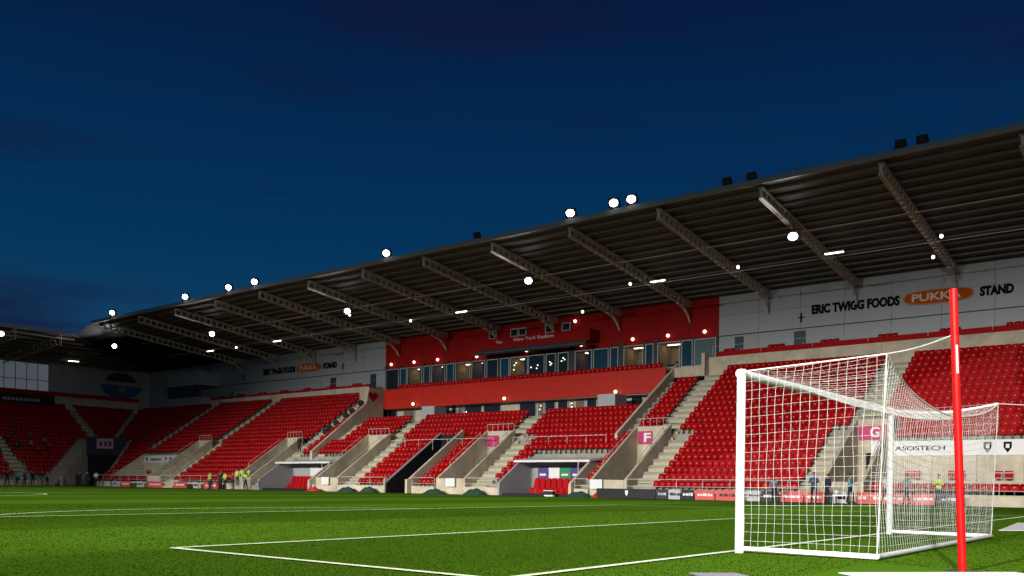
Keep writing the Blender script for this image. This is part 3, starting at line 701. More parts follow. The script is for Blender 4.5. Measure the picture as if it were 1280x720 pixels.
for k, x in enumerate((-8.55, -9.75, -18.95, -20.65, -42.2)):
    flood((x, 40.3, zf(x)+.62), False, f'{ordn[k]} dark unlit floodlight from the right on the roof edge', 'unlit floodlights on the roof edge', .72)
flood((-107.4, 31.6, 17.7), True, 'blazing floodlight hung from the end stand roof beam at the left edge', 'lit floodlights under the stand roof', energy=3.2e3, flip=True, aimxyz=(-60, 0, 0))

# ------------------------------------------------------------------ dugouts
def dugout(x0, x1, label, prints):
    e = empty('dugout', ((x0+x1)/2, 40.6, 0), label=label, cat='dugout'); ox = Vector(((x0+x1)/2, 40.6, 0))
    def D(mb, n): o = mb.build(n, e); o.location = -ox; return o
    for xa, xb in ((x0, x0+.18), (x1-.22, x1)):
        D(MB().prism([(xa, 40.45, 0), (xa, 45.0, 0), (xa, 45.0, 2.66), (xa, 43.0, 2.66), (xa, 40.45, 1.0)], (xb-xa, 0, 0), CONC if xa > x0+1 else mat('dugout_grey', (.35, .35, .35), .6)), 'side_wall')
    D(MB().prism([(x0-.15, 42.7, 2.67), (x0-.15, 45.1, 2.95), (x0-.15, 45.1, 3.10), (x0-.15, 42.7, 2.84)], (x1-x0+.3, 0, 0), WHITEM), 'roof')
    D(MB().box(x0+.18, x1-.22, 44.7, 44.9, 0, 2.7, mat('dugout_grey', (.35, .35, .35), .6)), 'back_wall')
    D(MB().box(x0+.18, x1-.22, 40.9, 44.7, -.02, .18, BLACK), 'floor')
    D(MB().tube([(x1-.9, 42.75, .1), (x1-.9, 42.75, 2.7)], .035, FRAME, 6), 'post')
    n = int((x1-x0-1.8)/.56)
    for q in range(n):
        x = x0+1.2+q*.56+.28
        s = MB(); s.prism([(x-.24, 43.6, .62), (x+.24, 43.6, .62), (x+.24, 43.72, 1.25), (x+.18, 43.76, 1.42), (x-.18, 43.76, 1.42), (x-.24, 43.72, 1.25)], (0, .12, 0), SEATO)
        s.box(x-.24, x+.24, 43.1, 43.6, .52, .64, SEATO).box(x-.24, x+.24, 43.08, 43.14, .2, .52, SEATO); D(s, 'bucket_seat')
    w = (x1-x0-1.6)/len(prints)
    for q, m in enumerate(prints):
        a = x0+.9+q*w; o = D(MB().box(a, a+w-.02, 44.62, 44.68, 1.35, 2.35, m), 'sponsor_print')
        if m in (PURP, GRNP): MB().box(a+.2, a+w-.25, 44.585, 44.61, 1.62, 1.78, TEXTW).build('print_mark', o)
    return e
dugout(*DUG[0], 'dugout with printed purple and green back wall and red bucket seats', [PURP, WHITEM, GRNP, PURP, WHITEM])
dugout(*DUG[1], 'dugout with grey back wall and red seats beside the steward group', [MATS['dugout_grey'], WHITEM, MATS['dugout_grey']])
# gates and small white boards beside the dugouts
for a, b2 in ((-31.35, -30.3), (-45.6, -44.6), (-61.2, -60.2)):
    P(MB().box(a, b2, 40.64, 40.70, .62, 1.32, WHITEM), 'gate_panel')

# ------------------------------------------------------------------ perimeter boards
def board(a, b2, m, label, mark=None, group=None, z1=.68):
    o = MB().box(a+.02, b2-.02, 39.72, 39.80, .01, z1, m).build('advertising_board'); tag(o, label, 'board', group)
    w = b2-a
    if mark == 'crest': MB().prism([(a+w*.52-.13, 39.715, .56), (a+w*.52+.13, 39.715, .56), (a+w*.52+.10, 39.715, .3), (a+w*.52, 39.715, .16), (a+w*.52-.10, 39.715, .3)], (0, -.012, 0), TEXTW).build('crest', o)
    elif mark:
        mm, seed = mark; r2 = random.Random(seed); k = MB(); x = a+w*.16
        while x < b2-w*.2:
            ww = r2.uniform(.10, .30); k.box(x, x+ww, 39.70, 39.718, .27, r2.uniform(.40, .46), mm); x += ww+r2.uniform(.03, .08)
        k.build('print_mark', o)
    return o
KD = mat('charcoal_board', (.03, .025, .03), .4)
board(-30.2, -25.35, BLACK, 'long black pitchside board with a small white crest', 'crest')
board(-25.33, -24.42, KD, 'short charcoal board beside the long black crest board', (GREYBD, 1))
board(-24.41, -23.5, GREYBD, 'grey white board between two dark boards left of the goal', (KD, 2))
board(-23.44, -22.49, BLACK, 'black board with pale print next to the red boards', (TEXTW, 3))
board(-22.44, -20.98, REDBD, 'pinkish red board with white print left of the near post', (TEXTW, 4))
board(-20.94, -19.1, REDBD, 'red board with dark print just left of the near post', (KD, 5))
for a, b2, m, l, mk in ((-18.77, -17.86, GREYBD, 'grey white board seen through the net just right of the near post', (KD, 6)), (-17.81, -16.65, KD, 'dark board behind the crouched steward seen through the net', (TEXTW, 7)),
    (-16.55, -15.07, REDBD, 'first red board seen through the net', (TEXTW, 8)), (-15.0, -13.73, REDBD, 'red board behind the pair of standing stewards', (TEXTW, 9)), (-13.64, -13.06, KD, 'narrow dark board right of the steward pair', None),
    (-13.04, -12.45, GREYBD, 'narrow grey board left of the stooping person in pale blue', (KD, 10)), (-11.87, -11.1, REDBD, 'red board right of the stooping person in pale blue', (TEXTW, 11)), (-11.05, -10.0, REDBD, 'red board left of the far goalpost', (TEXTW, 12)),
    (-9.95, -8.9, REDBD, 'red board just right of the far goalpost', (TEXTW, 13)), (-8.85, -7.5, REDBD, 'red board left of the hi-vis steward behind the net', (TEXTW, 14)), (-7.4, -6.0, KD, 'dark board right of the hi-vis steward behind the net', (TEXTW, 15))):
    board(a, b2, m, l, mk)
for a, b2, m, l in ((-96.9, -96.0, GREYBD, 'grey board under the left end of the far white banner'), (-95.1, -93.2, REDBD, 'red board under the far white banner near its left end'), (-91.7, -90.5, GREYBD, 'grey board under the far white banner near its right end'),
    (-89.5, -86.43, REDBD, 'red board left of the pale steps in front of the far platform'), (-84.25, -81.82, REDBD, 'red board right of the pale steps in front of the far platform'), (-80.64, -79.7, GREYBD, 'grey board between red boards by the hi-vis stewards'), (-78.75, -76.06, REDBD, 'red board just left of the hi-vis steward group')):
    board(a, b2, m, l, (TEXTW if m is REDBD else KD, int(-a)))
stp = empty('pitch_steps', (-85.3, 40.2, 0), label='pale concrete steps in the front wall of the far platform', cat='steps')
for q in range(4): MB().box(-.95, .95, -.6+q*.25, .5, q*.22, q*.22+.2, CONC).build('step', stp)
# pale low wall at the far right
tag(MB().box(-5.6, XR, 39.6, 40.6, -.01, .55, CONC).build('low_wall'), 'pale low wall along the pitch right of the net', 'wall')
# covers along the wall
def cover(x, w, m, label, h=.42, group=None):
    mb = MB(); n = 7; v = []; f = []
    for i in range(n+1):
        for j in range(5):
            u = i/n*2-1; q = j/4*2-1; v.append((x+u*w/2, 40.05+q*.33, max(0, h*(1-abs(u)**3)*(1-abs(q)**2.2))*(1+.12*math.sin(7*u+3*q))))
    for i in range(n):
        for j in range(4): f.append((i*5+j, (i+1)*5+j, (i+1)*5+j+1, i*5+j+1))
    tag(mb.add(v, f, m).build('rolled_cover', smooth=True), label, 'cover', group)
cover(-31.9, 2.1, GREENF, 'dark green rolled cover right of the printed dugout'); cover(-30.1, 1.2, REDF, 'red rolled cover left of the black crest board')
cover(-46.3, 2.2, GREENF, 'dark green rolled cover right of the players tunnel'); cover(-41.9, 2.1, GREENF, 'near black green rolled cover left of the printed dugout', .5)
cover(-57.0, 2.1, GREENF, 'dark green cover below the seats left of the tunnel', .45); cover(-54.2, 1.8, GREENF, 'dark cover next to the tunnel mouth on its left', .5); cover(-61.6, 1.6, REDF, 'red cover beside the dugout with the grey back wall', .4)
mt = MB(); mt.box(-35.2, -34.4, 40.25, 40.55, .0, .12, WHITE).box(-35.2, -34.4, 40.25, 40.55, .12, .4, BLACK).box(-35.25, -34.35, 40.2, 40.6, .4, .46, WHITE)
tag(mt.build('equipment_case'), 'small black and white case on the grass in front of the printed dugout', 'case')

# ------------------------------------------------------------------ end stand and corner
es = empty('end_stand', (-106, 30, 0), label='dark end stand of red seats at the left under a shaded roof', cat='grandstand')
def PE(mb, name, **k):
    o = mb.build(name, es, **k); o.location = o.location-Vector((-106, 30, 0)); return o
eb = MB(); eseat = []
for i in range(N):
    xa = -106-DY*i; yt = 41+DY*i
    yt2 = yt-3.6 if i <= 10 else yt
    eb.add([(xa, 8, zi(i)-.75 if i else 0), (xa, yt2, zi(i)-.75 if i else 0), (xa, yt2, zi(i)), (xa, 8, zi(i)), (xa-DY, yt2, zi(i)), (xa-DY, 8, zi(i))], [(3, 2, 1, 0), (5, 4, 2, 3)], CONCG)
    y = 41+DY*i-.3
    while y > 26:
        d = abs((xa+106)+(y-41))/1.414
        skip = (i <= 10 and d < 3.2) or (33.2 < y < 34.6) or (46.0 < y < 47.2) or (i <= 4 and 34 < y < 35.2) or i == 0
        if not skip: eseat.append((xa-.52, y, zi(i)))
        y -= .5
PE(eb, 'terrace')
sm = mass('seat_rows', proto, eseat, es, rz=math.pi/2); sm.location = (106, -30, 0)
for ya, yb in ((33.2, 34.6), (46.0, 47.2)):
    ste = empty('aisle_stair'); ste.parent = es; sme = MB().box(-.38, .38, -(yb-ya)/2, (yb-ya)/2, -.24, .01, STEP).mesh('step')
    for i in range(N):
        if yb < 41+DY*i and not (ya > 40 and i < 9): inst('step', sme, ste, (-DY*i, (ya+yb)/2-30, zi(i)))
PE(MB().box(-106.2, -105.9, 8, 36.5, 0, .62, CONC), 'front_wall')
n = 6
for q in range(n):
    PE(MB().box(-122.0, -121.75, 26+q*31/n, 26+(q+1)*31/n-.02, 10.0, 12.5-.1, CONC), 'parapet_panel')
    PE(MB().box(-124.1, -123.9, 20+q*40/n, 20+(q+1)*40/n-.02, 10.5, 17.2, WHTC), 'cladding_panel')
PE(MB().prism([(-121.7, 26, 12.2), (-121.7, 57, 12.2), (-121.7, 57, 12.75), (-121.7, 26, 12.75)], (.12, 0, 0), SEATO), 'row_back_panel')
# wide glazed wall panel with mullions
for q in range(5):
    y0 = 37.4+q*1.48
    f = MB(); f.box(-123.88, -123.8, y0, y0+.08, 12.2, 16.7, DARKM).box(-123.88, -123.8, y0+.08, y0+1.48, 14.3, 14.38, DARKM).box(-123.88, -123.8, y0+.08, y0+1.48, 16.62, 16.7, DARKM).box(-123.88, -123.8, y0+.08, y0+1.48, 12.2, 12.28, DARKM)
    w = PE(f, 'window'); MB().box(-123.87, -123.84, y0+.08, y0+1.48, 12.28, 16.62, mat('glowing_frosted_glass', (.42, .46, .50), .3, emit=(.55, .65, .75), estr=.10)).build('pane', w)  # faint glow of the pane stands in for light coming through it
dk = PE(MB().box(-121.65, -121.5, 30, 44.6, 10.6, 12.2, BLACK), 'dark_sign_board')
for q in range(9): MB().box(-121.48, -121.46, 37.8+q*.55, 38.2+q*.55, 11.2, 11.55, GREYBD).build('print_mark', dk)
# round-topped mural banner on the end wall
mu = MB(); pts = [(-123.7, 55.4+3.2*math.cos(math.pi+math.pi*q/16), 14.7+1.9*math.sin(math.pi+math.pi*q/16)) for q in range(17)]
mu.prism(pts, (.08, 0, 0), mat('blue_mural', (.03, .13, .32), .5, var=.3, vscale=1))
mo = tag(mu.build('wall_banner'), 'dark topped blue half round banner with orange flash on the end wall', 'banner')
pt2 = [(-123.7, 55.4+2.3*math.cos(math.pi*q/12), 15.3+1.3*math.sin(math.pi*q/12)) for q in range(13)]
MB().prism(pt2, (.06, 0, 0), mat('mural_dark', (.03, .05, .06), .6)).build('dark_arch', mo)
MB().prism([(-123.6, 54.8, 13.8), (-123.6, 56.0, 13.6), (-123.6, 55.9, 14.6), (-123.6, 55.0, 14.4)], (.03, 0, 0), mat('mural_orange', (.5, .20, .02), .6)).build('orange_flash', mo)
# corner control room
cr2 = empty('control_room', (-109, 57, 0), label='pale control room box with dark window band in the far corner', cat='building')
def PC(mb, n): o = mb.build(n, cr2); o.location = -Vector((-109, 57, 0)); return o
PC(MB().box(-113.5, -105.6, 56.9, 60, 9.5, 12.35, WHTC), 'lower_wall'); PC(MB().box(-113.5, -105.6, 56.6, 60, 14.0, 15.9, WHTC), 'upper_wall')
for q in range(5): 
    f = PC(MB().box(-113.4+q*1.56, -113.32+q*1.56, 56.8, 56.9, 12.35, 14.0, DARKM), 'mullion')
    MB().box(-113.32+q*1.56, -111.86+q*1.56, 56.95, 57.0, 12.35, 14.0, mat('navy_glass', (.01, .03, .07), .1)).build('pane', f)
# corner vehicle tunnel through the terrace
dg = Vector((-1, 1, 0)).normalized(); dn = Vector((1, 1, 0)).normalized(); c0 = Vector((-106, 41, 0))
def tw(off, m, name):
    A = c0+dn*off-dg*.6; B = A+dg*11.5; return PE(MB().prism([A, B, B+Vector((0, 0, 6.6)), A+dg*.5+Vector((0, 0, 1.3)), A+Vector((0, 0, 1.2))], dn*.3, m), name)
tw(-2.7, CONC, 'tunnel_wall'); tw(2.5, CONC, 'tunnel_wall')
A = c0+dn*-2.4+dg*8.6; 
PE(MB().prism([A, A+dn*4.9, A+dn*4.9+Vector((0, 0, 4.2)), A+Vector((0, 0, 4.2))], dg*.2, TUNB), 'tunnel_mouth')  # black sheet painted as the shade deeper inside the tunnel
A2 = c0+dn*-2.4+dg*8.0
bd = PE(MB().prism([A2+Vector((0, 0, 4.0)), A2+dn*4.9+Vector((0, 0, 4.0)), A2+dn*4.9+Vector((0, 0, 6.4)), A2+Vector((0, 0, 6.4))], dg*.2, KD), 'tunnel_header')
A3 = A2-dg*.04+dn*1.3
sg = MB().prism([A3+Vector((0, 0, 4.9)), A3+dn*2.1+Vector((0, 0, 4.9)), A3+dn*2.1+Vector((0, 0, 6.2)), A3+Vector((0, 0, 6.2))], dg*.02, mat('pink_white_sign', (.65, .40, .42), .5)).build('tunnel_sign', bd)
for q in (.35, .95, 1.5):
    B2 = A3+dn*q-dg*.03; MB().prism([B2+Vector((0, 0, 5.2)), B2+dn*.38+Vector((0, 0, 5.2)), B2+dn*.38+Vector((0, 0, 5.85)), B2+Vector((0, 0, 5.85))], dg*.02, mat('dark_red_print', (.25, .02, .04), .5)).build('print_mark', bd)
# end stand roof
er = MB(); er.add([(-107.4, 5, 18.7), (-107.4, 40.2, 18.75), (-124.2, YB, 17.0), (-124.2, 5, 17.1)], [(0, 1, 2, 3)], ROOF)
ro = PE(er, 'roof')
MB().box(-107.6, -107.3, 5, 39.2, 18.55, 19.0, mat('roof_edge_white', (.6, .62, .65), .4)).build('gutter', ro)
for q in range(8): MB().prism([(-109-q*2, 5, 18.45-q*.19), (-108.85-q*2, 5, 18.45-q*.19), (-108.85-q*2, 5, 18.2-q*.19), (-109-q*2, 5, 18.2-q*.19)], (0, 36+q*2.2, 0), PURL).build('purlin', ro)
for y in (38.6, 33.2):
    m = MB(); m.tube([(-107.5, y, 17.2), (-107.5, y, 19.3)], .09, TRUS, 6); m.tube([(-107.5, y, 17.4), (-123.5, y, 16.2)], .09, TRUS, 6); m.tube([(-107.5, y, 18.5), (-123.5, y, 17.0)], .09, TRUS, 6)
    for q in range(14): m.tube([(-107.5-q*1.14, y, 17.4-q*.086), (-108.1-q*1.14, y, 18.45-q*.107)], .05, TRUS, 5)
    PE(m, 'roof_truss')
inst('tube_lamp', batt, es, (-13.6+0, 16.2, 17.0), (0, 0, 1.2))

# ------------------------------------------------------------------ the goal
GN, GF, GB, GH = -4.02, 3.16, 1.96, 2.47
gl = empty('goal', (0, (GN+GF)/2, 0), label='white football goal with box net on the near goal line', cat='goal')
gO = Vector((0, (GN+GF)/2, 0))
def PG(mb, n, **k): o = mb.build(n, gl, **k); o.location = -gO; return o
GX = .14
for y in (GN, GF): PG(MB().tube([(GX, y, 0), (GX, y, GH+.06)], .06, WHITE, 16), 'post', smooth=False)
PG(MB().tube([(GX, GN-.06, GH), (GX, GF+.06, GH)], .06, WHITE, 16), 'crossbar')
PG(MB().tube([(GX+.05, GN+.02, .06), (GB, GN+.06, .05), (GB, GF+.06, .05), (GX+.05, GF-.02, .06)], .034, WHITE, 10), 'ground_bar')
# net: four sagging panels of 12 cm squares
TN = Vector((GB+.06, GN+.16, 2.62)); TF = Vector((GB+.04, GF+.36, 2.56))
def grid_panel(fn, nu, nv, r=.0027):
    m = MB(); pt = [[Vector(fn(i/nu, j/nv)) for j in range(nv+1)] for i in range(nu+1)]
    for i in range(nu+1): m.tube(pt[i], r, NETM, 3, False)
    for j in range(nv+1): m.tube([pt[i][j] for i in range(nu+1)], r, NETM, 3, False)
    return m
rn = random.Random(5)
def wob(i, j, a): return a*math.sin(i*17.3+j*5.1)*.5+a*math.sin(i*7.7-j*11.9)*.5
def roof_fn(u, v):  # u along the goal, v from the bar to the back
    A = Vector((GX, GN+(GF-GN)*u, GH+.02)); B = TN.lerp(TF, u); B.z -= .62*(4*u*(1-u))**.9*.78; B.x -= .10*4*u*(1-u)
    p = A.lerp(B, v); p.z -= .16*4*v*(1-v)*(.4+u*(1-u)*2.4)+wob(u, v, .012); return p
def back_fn(u, v):
    A = roof_fn(u, 1); B = Vector((GB, GN+.06+(GF-GN)*u, .05)); p = A.lerp(B, v); p.x += .10*math.sin(math.pi*v)*(-1)*(.5+u*(1-u)*2)+wob(u, v, .02); p.y += wob(v, u, .02); return p
def side_fn(y0, Tc, s):
    def fn(u, v):
        A = Vector((GX+.03, y0, GH)); A = A.lerp(Tc, u); B = Vector((GX+.06+(GB-GX-.06)*u, y0+(.06*u if s > 0 else .06*u), .05)); p = A.lerp(B, v)
        p.y -= s*.10*math.sin(math.pi*min(1, v*1.1) if v < .9 else 0)*math.sin(math.pi*u)+wob(u, v, .02); p.x += wob(v, u, .015); return p
    return fn
PG(grid_panel(roof_fn, 60, 16), 'roof_net'); PG(grid_panel(back_fn, 60, 21), 'back_net')
PG(grid_panel(side_fn(GN, TN, 1), 16, 20), 'side_net'); PG(grid_panel(side_fn(GF, TF, 1), 16, 20), 'side_net')
rope = MB()
rope.tube([roof_fn(i/30, 1) for i in range(31)], .012, NETM, 6)
rope.tube([(GX, GN, GH+.03), TN], .010, NETM, 6); rope.tube([Vector((GX, GF, GH)).lerp(TF, q/8)-Vector((0, 0, .10*math.sin(math.pi*q/8))) for q in range(9)], .024, NETM, 6)
rope.tube([TF, (GB, GF+.06, .05)], .010, NETM, 6); rope.tube([TN, (GB, GN+.06, .05)], .008, NETM, 6)
PG(rope, 'edge_rope')
def pole(x, y, lean, T, label):
    top = Vector((x+lean[0], y+lean[1], 3.14)); bs = Vector((x, y, 0))
    e = empty('net_pole', bs, label=label, cat='pole', group='net support poles behind the goal')
    MB().tube([(0, 0, .01), top-bs], .043, REDP, 14).build('shaft', e, smooth=False)
    a = (top-bs)
    cdir = (CAM-bs); cdir.z = 0; cdir.normalize(); rt = Vector((-cdir.y, cdir.x, 0))
    off = cdir*.037+rt*.016
    MB().tube([a*.70+off, a*.80+off], .012, WHITE, 6).build('white_tape', e)
    MB().box(-.16, .16, -.16, .16, 0, .014, DARKM).build('base_plate', e)
    k = MB(); at = a*.84; pts = []
    for q in range(11):
        p = at.lerp(T-bs, q/10); p.z -= .03*math.sin(math.pi*q/10); pts.append(p)
    k.tube(pts, .009, NETM, 6); k.build('guy_rope', e)
pole(3.14, -4.88, (-.13, 0), TN, 'bright red net pole behind the goal with a white tape strip')
pole(3.10, 5.2, (.1, 0), TF, 'red net pole behind the far side of the goal beyond the right edge')
# flat mats by the goal line
def matq(pts, label, m=WHITEM):
    tag(MB().prism([(x, y, .006) for x, y in pts], (0, 0, .012), m).build('advertising_mat'), label, 'mat')
matq([(1.45, 6.85), (.9, 12.8), (3.4, 12.8), (3.0, 8.5)], 'white flat advertising mat on the grass right of the net')
matq([(2.19, -6.12), (3.6, -4.62), (4.4, -5.3), (3.0, -6.9)], 'white flat mat on the grass under the red pole')
matq([(1.05, -7.32), (1.42, -6.98), (2.2, -7.7), (1.9, -8.1)], 'grey flat mat on the grass at the bottom edge', mat('grey_mat', (.22, .2, .24), .8))

# ------------------------------------------------------------------ people
SKIN = mat('skin', (.42, .25, .18), .6); HAIRB = mat('dark_hair', (.02, .015, .01), .7); SHOE = mat('black_shoes', (.012, .012, .012), .6)
CL = {k: mat(k+'_cloth', c, .85) for k, c in dict(black=(.012, .012, .015), navy=(.012, .018, .04), paleblue=(.13, .28, .35), hivis=(.52, .62, .10), red=(.45, .03, .02), grey=(.16, .16, .17), white=(.55, .55, .55), blue=(.03, .07, .16)).items()}
SHAPES = {}
def body_mesh(pose):
    if pose in SHAPES: return SHAPES[pose]
    J = dict(pel=(0, 0, .95), waist=(0, 0, 1.10), chest=(0, 0, 1.32), neck0=(0, .01, 1.47), neck=(0, 0, 1.54), head=(0, -.015, 1.635), crown=(0, 0, 1.735), nose=(0, -.115, 1.63))
    R = dict(pel=(.15, .11), waist=(.15, .10), chest=(.19, .115), neck0=(.09, .07), neck=(.052, .052), head=(.078, .092), crown=(.055, .065), nose=(.014, .014))
    E = [('pel', 'waist'), ('waist', 'chest'), ('chest', 'neck0'), ('neck0', 'neck'), ('neck', 'head'), ('head', 'crown'), ('head', 'nose')]
    for s, n in ((-1, 'l'), (1, 'r')):
        sw = {'stand': 0, 'walk': .22*s, 'arms': 0, 'carry': .1*s, 'stoop': .12*s, 'sit': 0}[pose]
        J.update({n+'hip': (.095*s, 0, .90), n+'knee': (.105*s, -.03-sw, .50), n+'ank': (.11*s, .03-sw*1.5, .09), n+'toe': (.13*s, -.14-sw*1.4, .035)})
        if pose == 'sit': J.update({n+'hip': (.1*s, -.04, .93), n+'knee': (.13*s, -.44, .96), n+'ank': (.13*s, -.42, .52), n+'toe': (.14*s, -.58, .47)})
        el, wr = (.25*s, .03+sw*.5, 1.17), (.27*s, -.06+sw, .93)
        if pose == 'arms': el, wr = (.25*s, -.08, 1.17), (.08*s, -.24, 1.22)
        if pose == 'carry': el, wr = (.25*s, -.05, 1.15), (.20*s, -.30, 1.12)
        if pose == 'sit': el, wr = (.25*s, -.06, 1.16), (.16*s, -.30, 1.05)
        J.update({n+'sho': (.19*s, 0, 1.42), n+'elb': el, n+'wri': wr})
        w = Vector(wr); dr = (w-Vector(el)).normalized(); pal = w+dr*.07; J[n+'pal'] = tuple(pal)
        sd = dr.cross(Vector((s, 0, .2))).normalized()
        for q, (o, L) in enumerate(((-.03, .075), (-.01, .088), (.01, .084), (.03, .066))):
            J[n+f'fin{q}'] = tuple(pal+sd*o+dr*L+Vector((-s*.015, 0, 0))); R[n+f'fin{q}'] = (.008, .008); E.append((n+'pal', n+f'fin{q}'))
        J[n+'thu'] = tuple(w+dr*.05+sd*-.055+Vector((-s*.02, 0, 0))); R[n+'thu'] = (.009, .009); E.append((n+'wri', n+'thu'))
        R.update({n+'hip': (.095, .1), n+'knee': (.062, .065), n+'ank': (.045, .05), n+'toe': (.042, .035), n+'sho': (.07, .07), n+'elb': (.05, .05), n+'wri': (.034, .034), n+'pal': (.036, .022)})
        E += [('pel', n+'hip'), (n+'hip', n+'knee'), (n+'knee', n+'ank'), (n+'ank', n+'toe'), ('chest', n+'sho'), (n+'sho', n+'elb'), (n+'elb', n+'wri'), (n+'wri', n+'pal')]
    if pose == 'stoop':
        M = Matrix.Translation((0, 0, .95)) @ Matrix.Rotation(math.radians(48), 4, 'X') @ Matrix.Translation((0, 0, -.95))
        for k in J:
            if not any(t2 in k for t2 in ('hip', 'knee', 'ank', 'toe', 'pel')): J[k] = tuple(M @ Vector(J[k]))
    names = list(J); me = bpy.data.meshes.new('skeleton'); me.from_pydata([J[k] for k in names], [(names.index(a), names.index(c)) for a, c in E], []); me.update()
    o = bpy.data.objects.new('skeleton', me); COL.objects.link(o); mod = o.modifiers.new('skin', 'SKIN'); mod.use_smooth_shade = True
    for k, sv in zip(names, me.skin_vertices[0].data): sv.radius = R[k]; sv.use_root = (k == 'pel')
    su = o.modifiers.new('sub', 'SUBSURF'); su.levels = 1; su.render_levels = 1
    bm = bpy.data.meshes.new_from_object(o.evaluated_get(bpy.context.evaluated_depsgraph_get())); bpy.data.objects.remove(o); bpy.data.meshes.remove(me)
    zone = {}
    for k in names:
        if k in ('neck', 'head', 'crown', 'nose') or any(q in k for q in ('pal', 'fin', 'thu')): zone[k] = 3
        elif 'ank' in k or 'toe' in k: zone[k] = 2
        elif 'hip' in k or 'knee' in k or k == 'pel': zone[k] = 1
        else: zone[k] = 0
    segs = [(Vector(J[a]), Vector(J[c]), zone[c]) for a, c in E]
    idx = []
    for p in bm.polygons:
        c = p.center; best = None
        for a, d2, z in segs:
            dd = d2-a; L = max(dd.length_squared, 1e-9); tt = max(0, min(1, (c-a).dot(dd)/L)); q = (c-(a+dd*tt)).length
            if best is None or q < best[0]: best = (q, z)
        idx.append(best[1])
    bm.materials.clear()
    for _ in range(4): bm.materials.append(None)
    bm.polygons.foreach_set('material_index', idx); bm.shade_smooth()
    head = Vector(J['head']); crown = Vector(J['crown'])
    SHAPES[pose] = (bm, head, crown); return SHAPES[pose]
def person(loc, rz, pose, top, legs, label, group=None, scale=1.0, hair=HAIRB, vest=None):
    bm, head, crown = body_mesh(pose); e = empty('person', loc, rz, label=label, cat='person', group=group); e.scale = (scale,)*3
    o = inst('body', bm, e)
    o.data = bm.copy() if (top, legs) not in bm_cache.setdefault(pose, {}) else bm_cache[pose][(top, legs)]
    if (top, legs) not in bm_cache[pose]:
        for q, m in enumerate((CL[top], CL[legs], SHOE, SKIN)): o.data.materials[q] = m
        bm_cache[pose][(top, legs)] = o.data
    up = (crown-head).normalized(); c = head+up*.055+Vector((0, .022, 0))
    if ('hair', pose) not in bm_cache: bm_cache[('hair', pose)] = MB().ball(c, .10, HAIRB, 10, 7, (.88, 1.0, .82)).mesh('hair')
    h = inst('hair', bm_cache[('hair', pose)], e)
    return e
bm_cache = {}
FP = 0
behind = 'stewards and staff behind the goal'
person((-16.4, 38.4, 0), .3, 'stoop', 'paleblue', 'black', 'person bending over in pale blue bib, nearest the near post behind the net', behind)
person((-13.95, 38.4, 0), 0.2, 'arms', 'blue', 'black', 'taller person in dark blue standing left in the pair behind the net', behind, 1.05)
person((-13.2, 38.6, 0), -.5, 'stand', 'navy', 'black', 'person in navy standing right in the pair behind the net', behind)
person((-11.8, 38.4, 0), 1.4, 'carry', 'paleblue', 'navy', 'person in pale blue top and navy trousers stepping left of the far post', behind)
person((-9.75, 38.4, 0), .9, 'walk', 'white', 'black', 'person in white top directly left of the far goalpost', behind)
person((-8.7, 38.5, 0), -.6, 'walk', 'grey', 'black', 'person in grey top directly right of the far goalpost', behind)
person((-7.0, 38.4, 0), .1, 'arms', 'hivis', 'black', 'steward in hi-vis yellow top between the far post and the red pole', behind)
tag(MB().box(-13.0, -12.1, 38.9, 39.3, .45, .53, WHITE).box(-12.95, -12.85, 38.95, 39.25, 0, .45, FRAME).box(-12.25, -12.15, 38.95, 39.25, 0, .45, FRAME).ball((-12.8, 39.0, .68), .14, WHITE, 10, 8).build('small_table'), 'small white table with a white bundle beside the steward pair', 'table')
person((-71.4, 46.3, rk(46.3)), .3, 'stand', 'black', 'black', 'dark figure standing on the aisle stair above the far dugout', None, 1.02)
hv = 'hi-vis stewards grouped by the far dugout'
HV = [(-76.2, 38.9, 0, 'arms', 'hivis', 'black', 'standing'), (-75.2, 39.3, .0, 'stand', 'black', 'black', ''), (-74.2, 39.2, .0, 'carry', 'hivis', 'navy', ''), (-73.3, 40.0, .35, 'stand', 'hivis', 'black', ''), (-72.4, 38.9, 0, 'arms', 'red', 'black', ''), (-71.2, 39.4, .0, 'stand', 'hivis', 'grey', ''), (-70.2, 38.8, 0, 'stoop', 'grey', 'black', ''), (-74.6, 41.5, .45, 'stand', 'hivis', 'black', ''), (-73.6, 41.6, .45, 'arms', 'hivis', 'black', ''), (-77.2, 39.4, 0, 'stand', 'hivis', 'navy', ''), (-76.5, 40.3, .2, 'stand', 'black', 'grey', '')]
HL = ['hi-vis steward with arms folded at the left of the steward group', 'person in black standing second in the steward group', 'hi-vis steward in navy trousers carrying in the steward group', 'hi-vis steward on the step in the middle of the steward group', 'person in red top in the steward group by the dugout', 'hi-vis steward in grey trousers at the right of the steward group', 'person in grey stooping beside the far dugout', 'hi-vis steward standing highest at the back of the group', 'hi-vis steward with folded arms high at the back of the group', 'hi-vis steward in navy trousers at the far left end of the group', 'person in black top and grey trousers left in the steward group']
for (x, y, z, ps, a, c, _), l in zip(HV, HL): person((x, y, z), random.uniform(-.8, .8), ps, a, c, l, hv)
fc = 'people standing at the far corner'
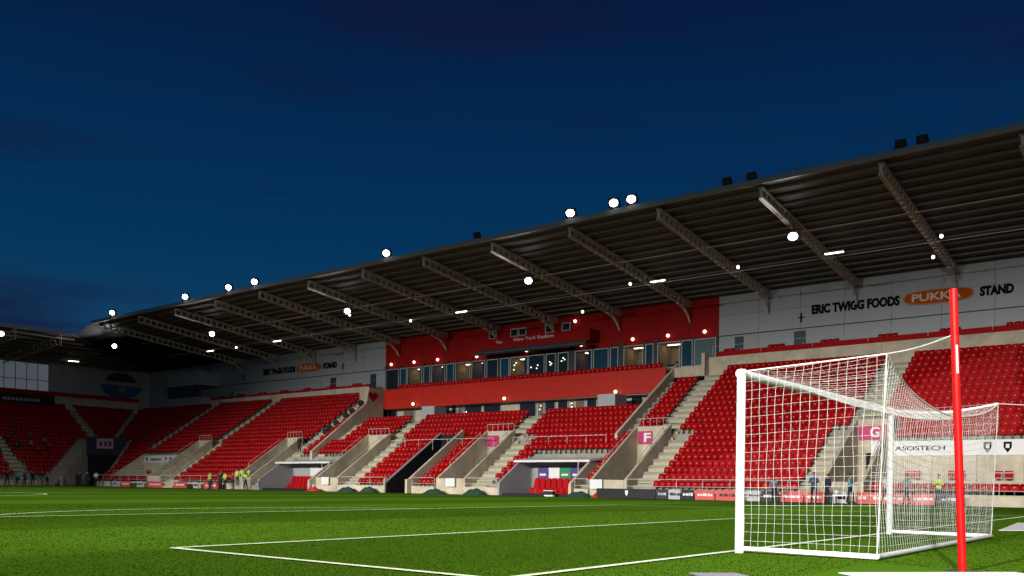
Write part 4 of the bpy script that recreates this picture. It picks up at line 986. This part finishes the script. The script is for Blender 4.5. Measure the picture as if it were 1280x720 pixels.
FC = [(-106.6+1.2, 31.6, 'walk', 'black', 'navy'), (-105.1, 32.6, 'stand', 'paleblue', 'black'), (-104.8, 33.3, 'arms', 'blue', 'black'), (-105.0, 34.3, 'stand', 'black', 'black'), (-104.6, 35.2, 'carry', 'black', 'grey'), (-104.8, 35.9, 'stand', 'paleblue', 'navy'), (-103.6, 38.9, 'stand', 'navy', 'black'), (-102.4, 38.6, 'arms', 'black', 'black'), (-101.3, 38.8, 'walk', 'grey', 'black'), (-100.4, 38.5, 'stand', 'black', 'navy'), (-98.6, 38.6, 'carry', 'white', 'black')]
FLB = ['person in black walking farthest left at the far corner', 'person in pale blue standing second from the left edge', 'person in dark blue with arms folded near the left edge', 'person all in black standing at the end stand wall', 'person in black and grey carrying something at the end stand wall', 'person in pale blue and navy beside the corner tunnel wall', 'person in navy standing in front of the corner tunnel', 'person all in black with arms folded before the corner tunnel', 'person in grey walking past the corner tunnel', 'person in black and navy right of the corner tunnel', 'person in white carrying something right of the corner tunnel']
for (x, y, ps, a, c), l in zip(FC, FLB): person((x, y, 0), random.uniform(.2, 1.6), ps, a, c, l, fc)
# seated spectators in the end stand
sg2 = 'spectators seated in the end stand'
k = 0
for i, y in ((6, 33.0), (7, 35.4), (8, 36.2), (8, 37.4), (9, 35.0), (10, 38.0), (7, 39.2), (11, 36.4), (9, 39.4), (6, 37.6)):
    col = ('blue', 'black', 'navy', 'grey', 'black')[k % 5]; k += 1
    person((-106-DY*i-.35, y, zi(i)-.45), math.pi/2+random.uniform(-.2, .2), 'sit', col, 'black', f'seated spectator in {col}, {ordn[k-1] if k <= 9 else "tenth"} of those scattered in the end stand', sg2)
# dark bags left on the upper stair beside the middle section
for q, (y, w) in enumerate(((54.9, .7), (53.7, .6), (52.5, .7), (51.5, .5), (50.6, .5), (49.9, .6))):
    i = int((y-41)/DY); z = zi(i)+.02
    mb = MB(); mb.ball((-71.5+(q % 2)*.25, yi(i)+.3, z+.33), .42, CL['black'], 10, 7, (1.0, .55, .8)); mb.box(-71.55+(q % 2)*.25, -71.45+(q % 2)*.25, yi(i)+.1, yi(i)+.5, z+.64, z+.70, CL['grey'])
    tag(mb.build('kit_bag', smooth=False), f'{["topmost", "second", "third", "fourth", "fifth", "lowest"][q]} black bag from the top on the stair beside the middle section', 'bag', 'black bags on the stair')
# people silhouettes on the far balcony
person((-101.2, 58.9, 11.5), 0, 'stand', 'black', 'black', 'dark figure standing on the far balcony behind the parapet')
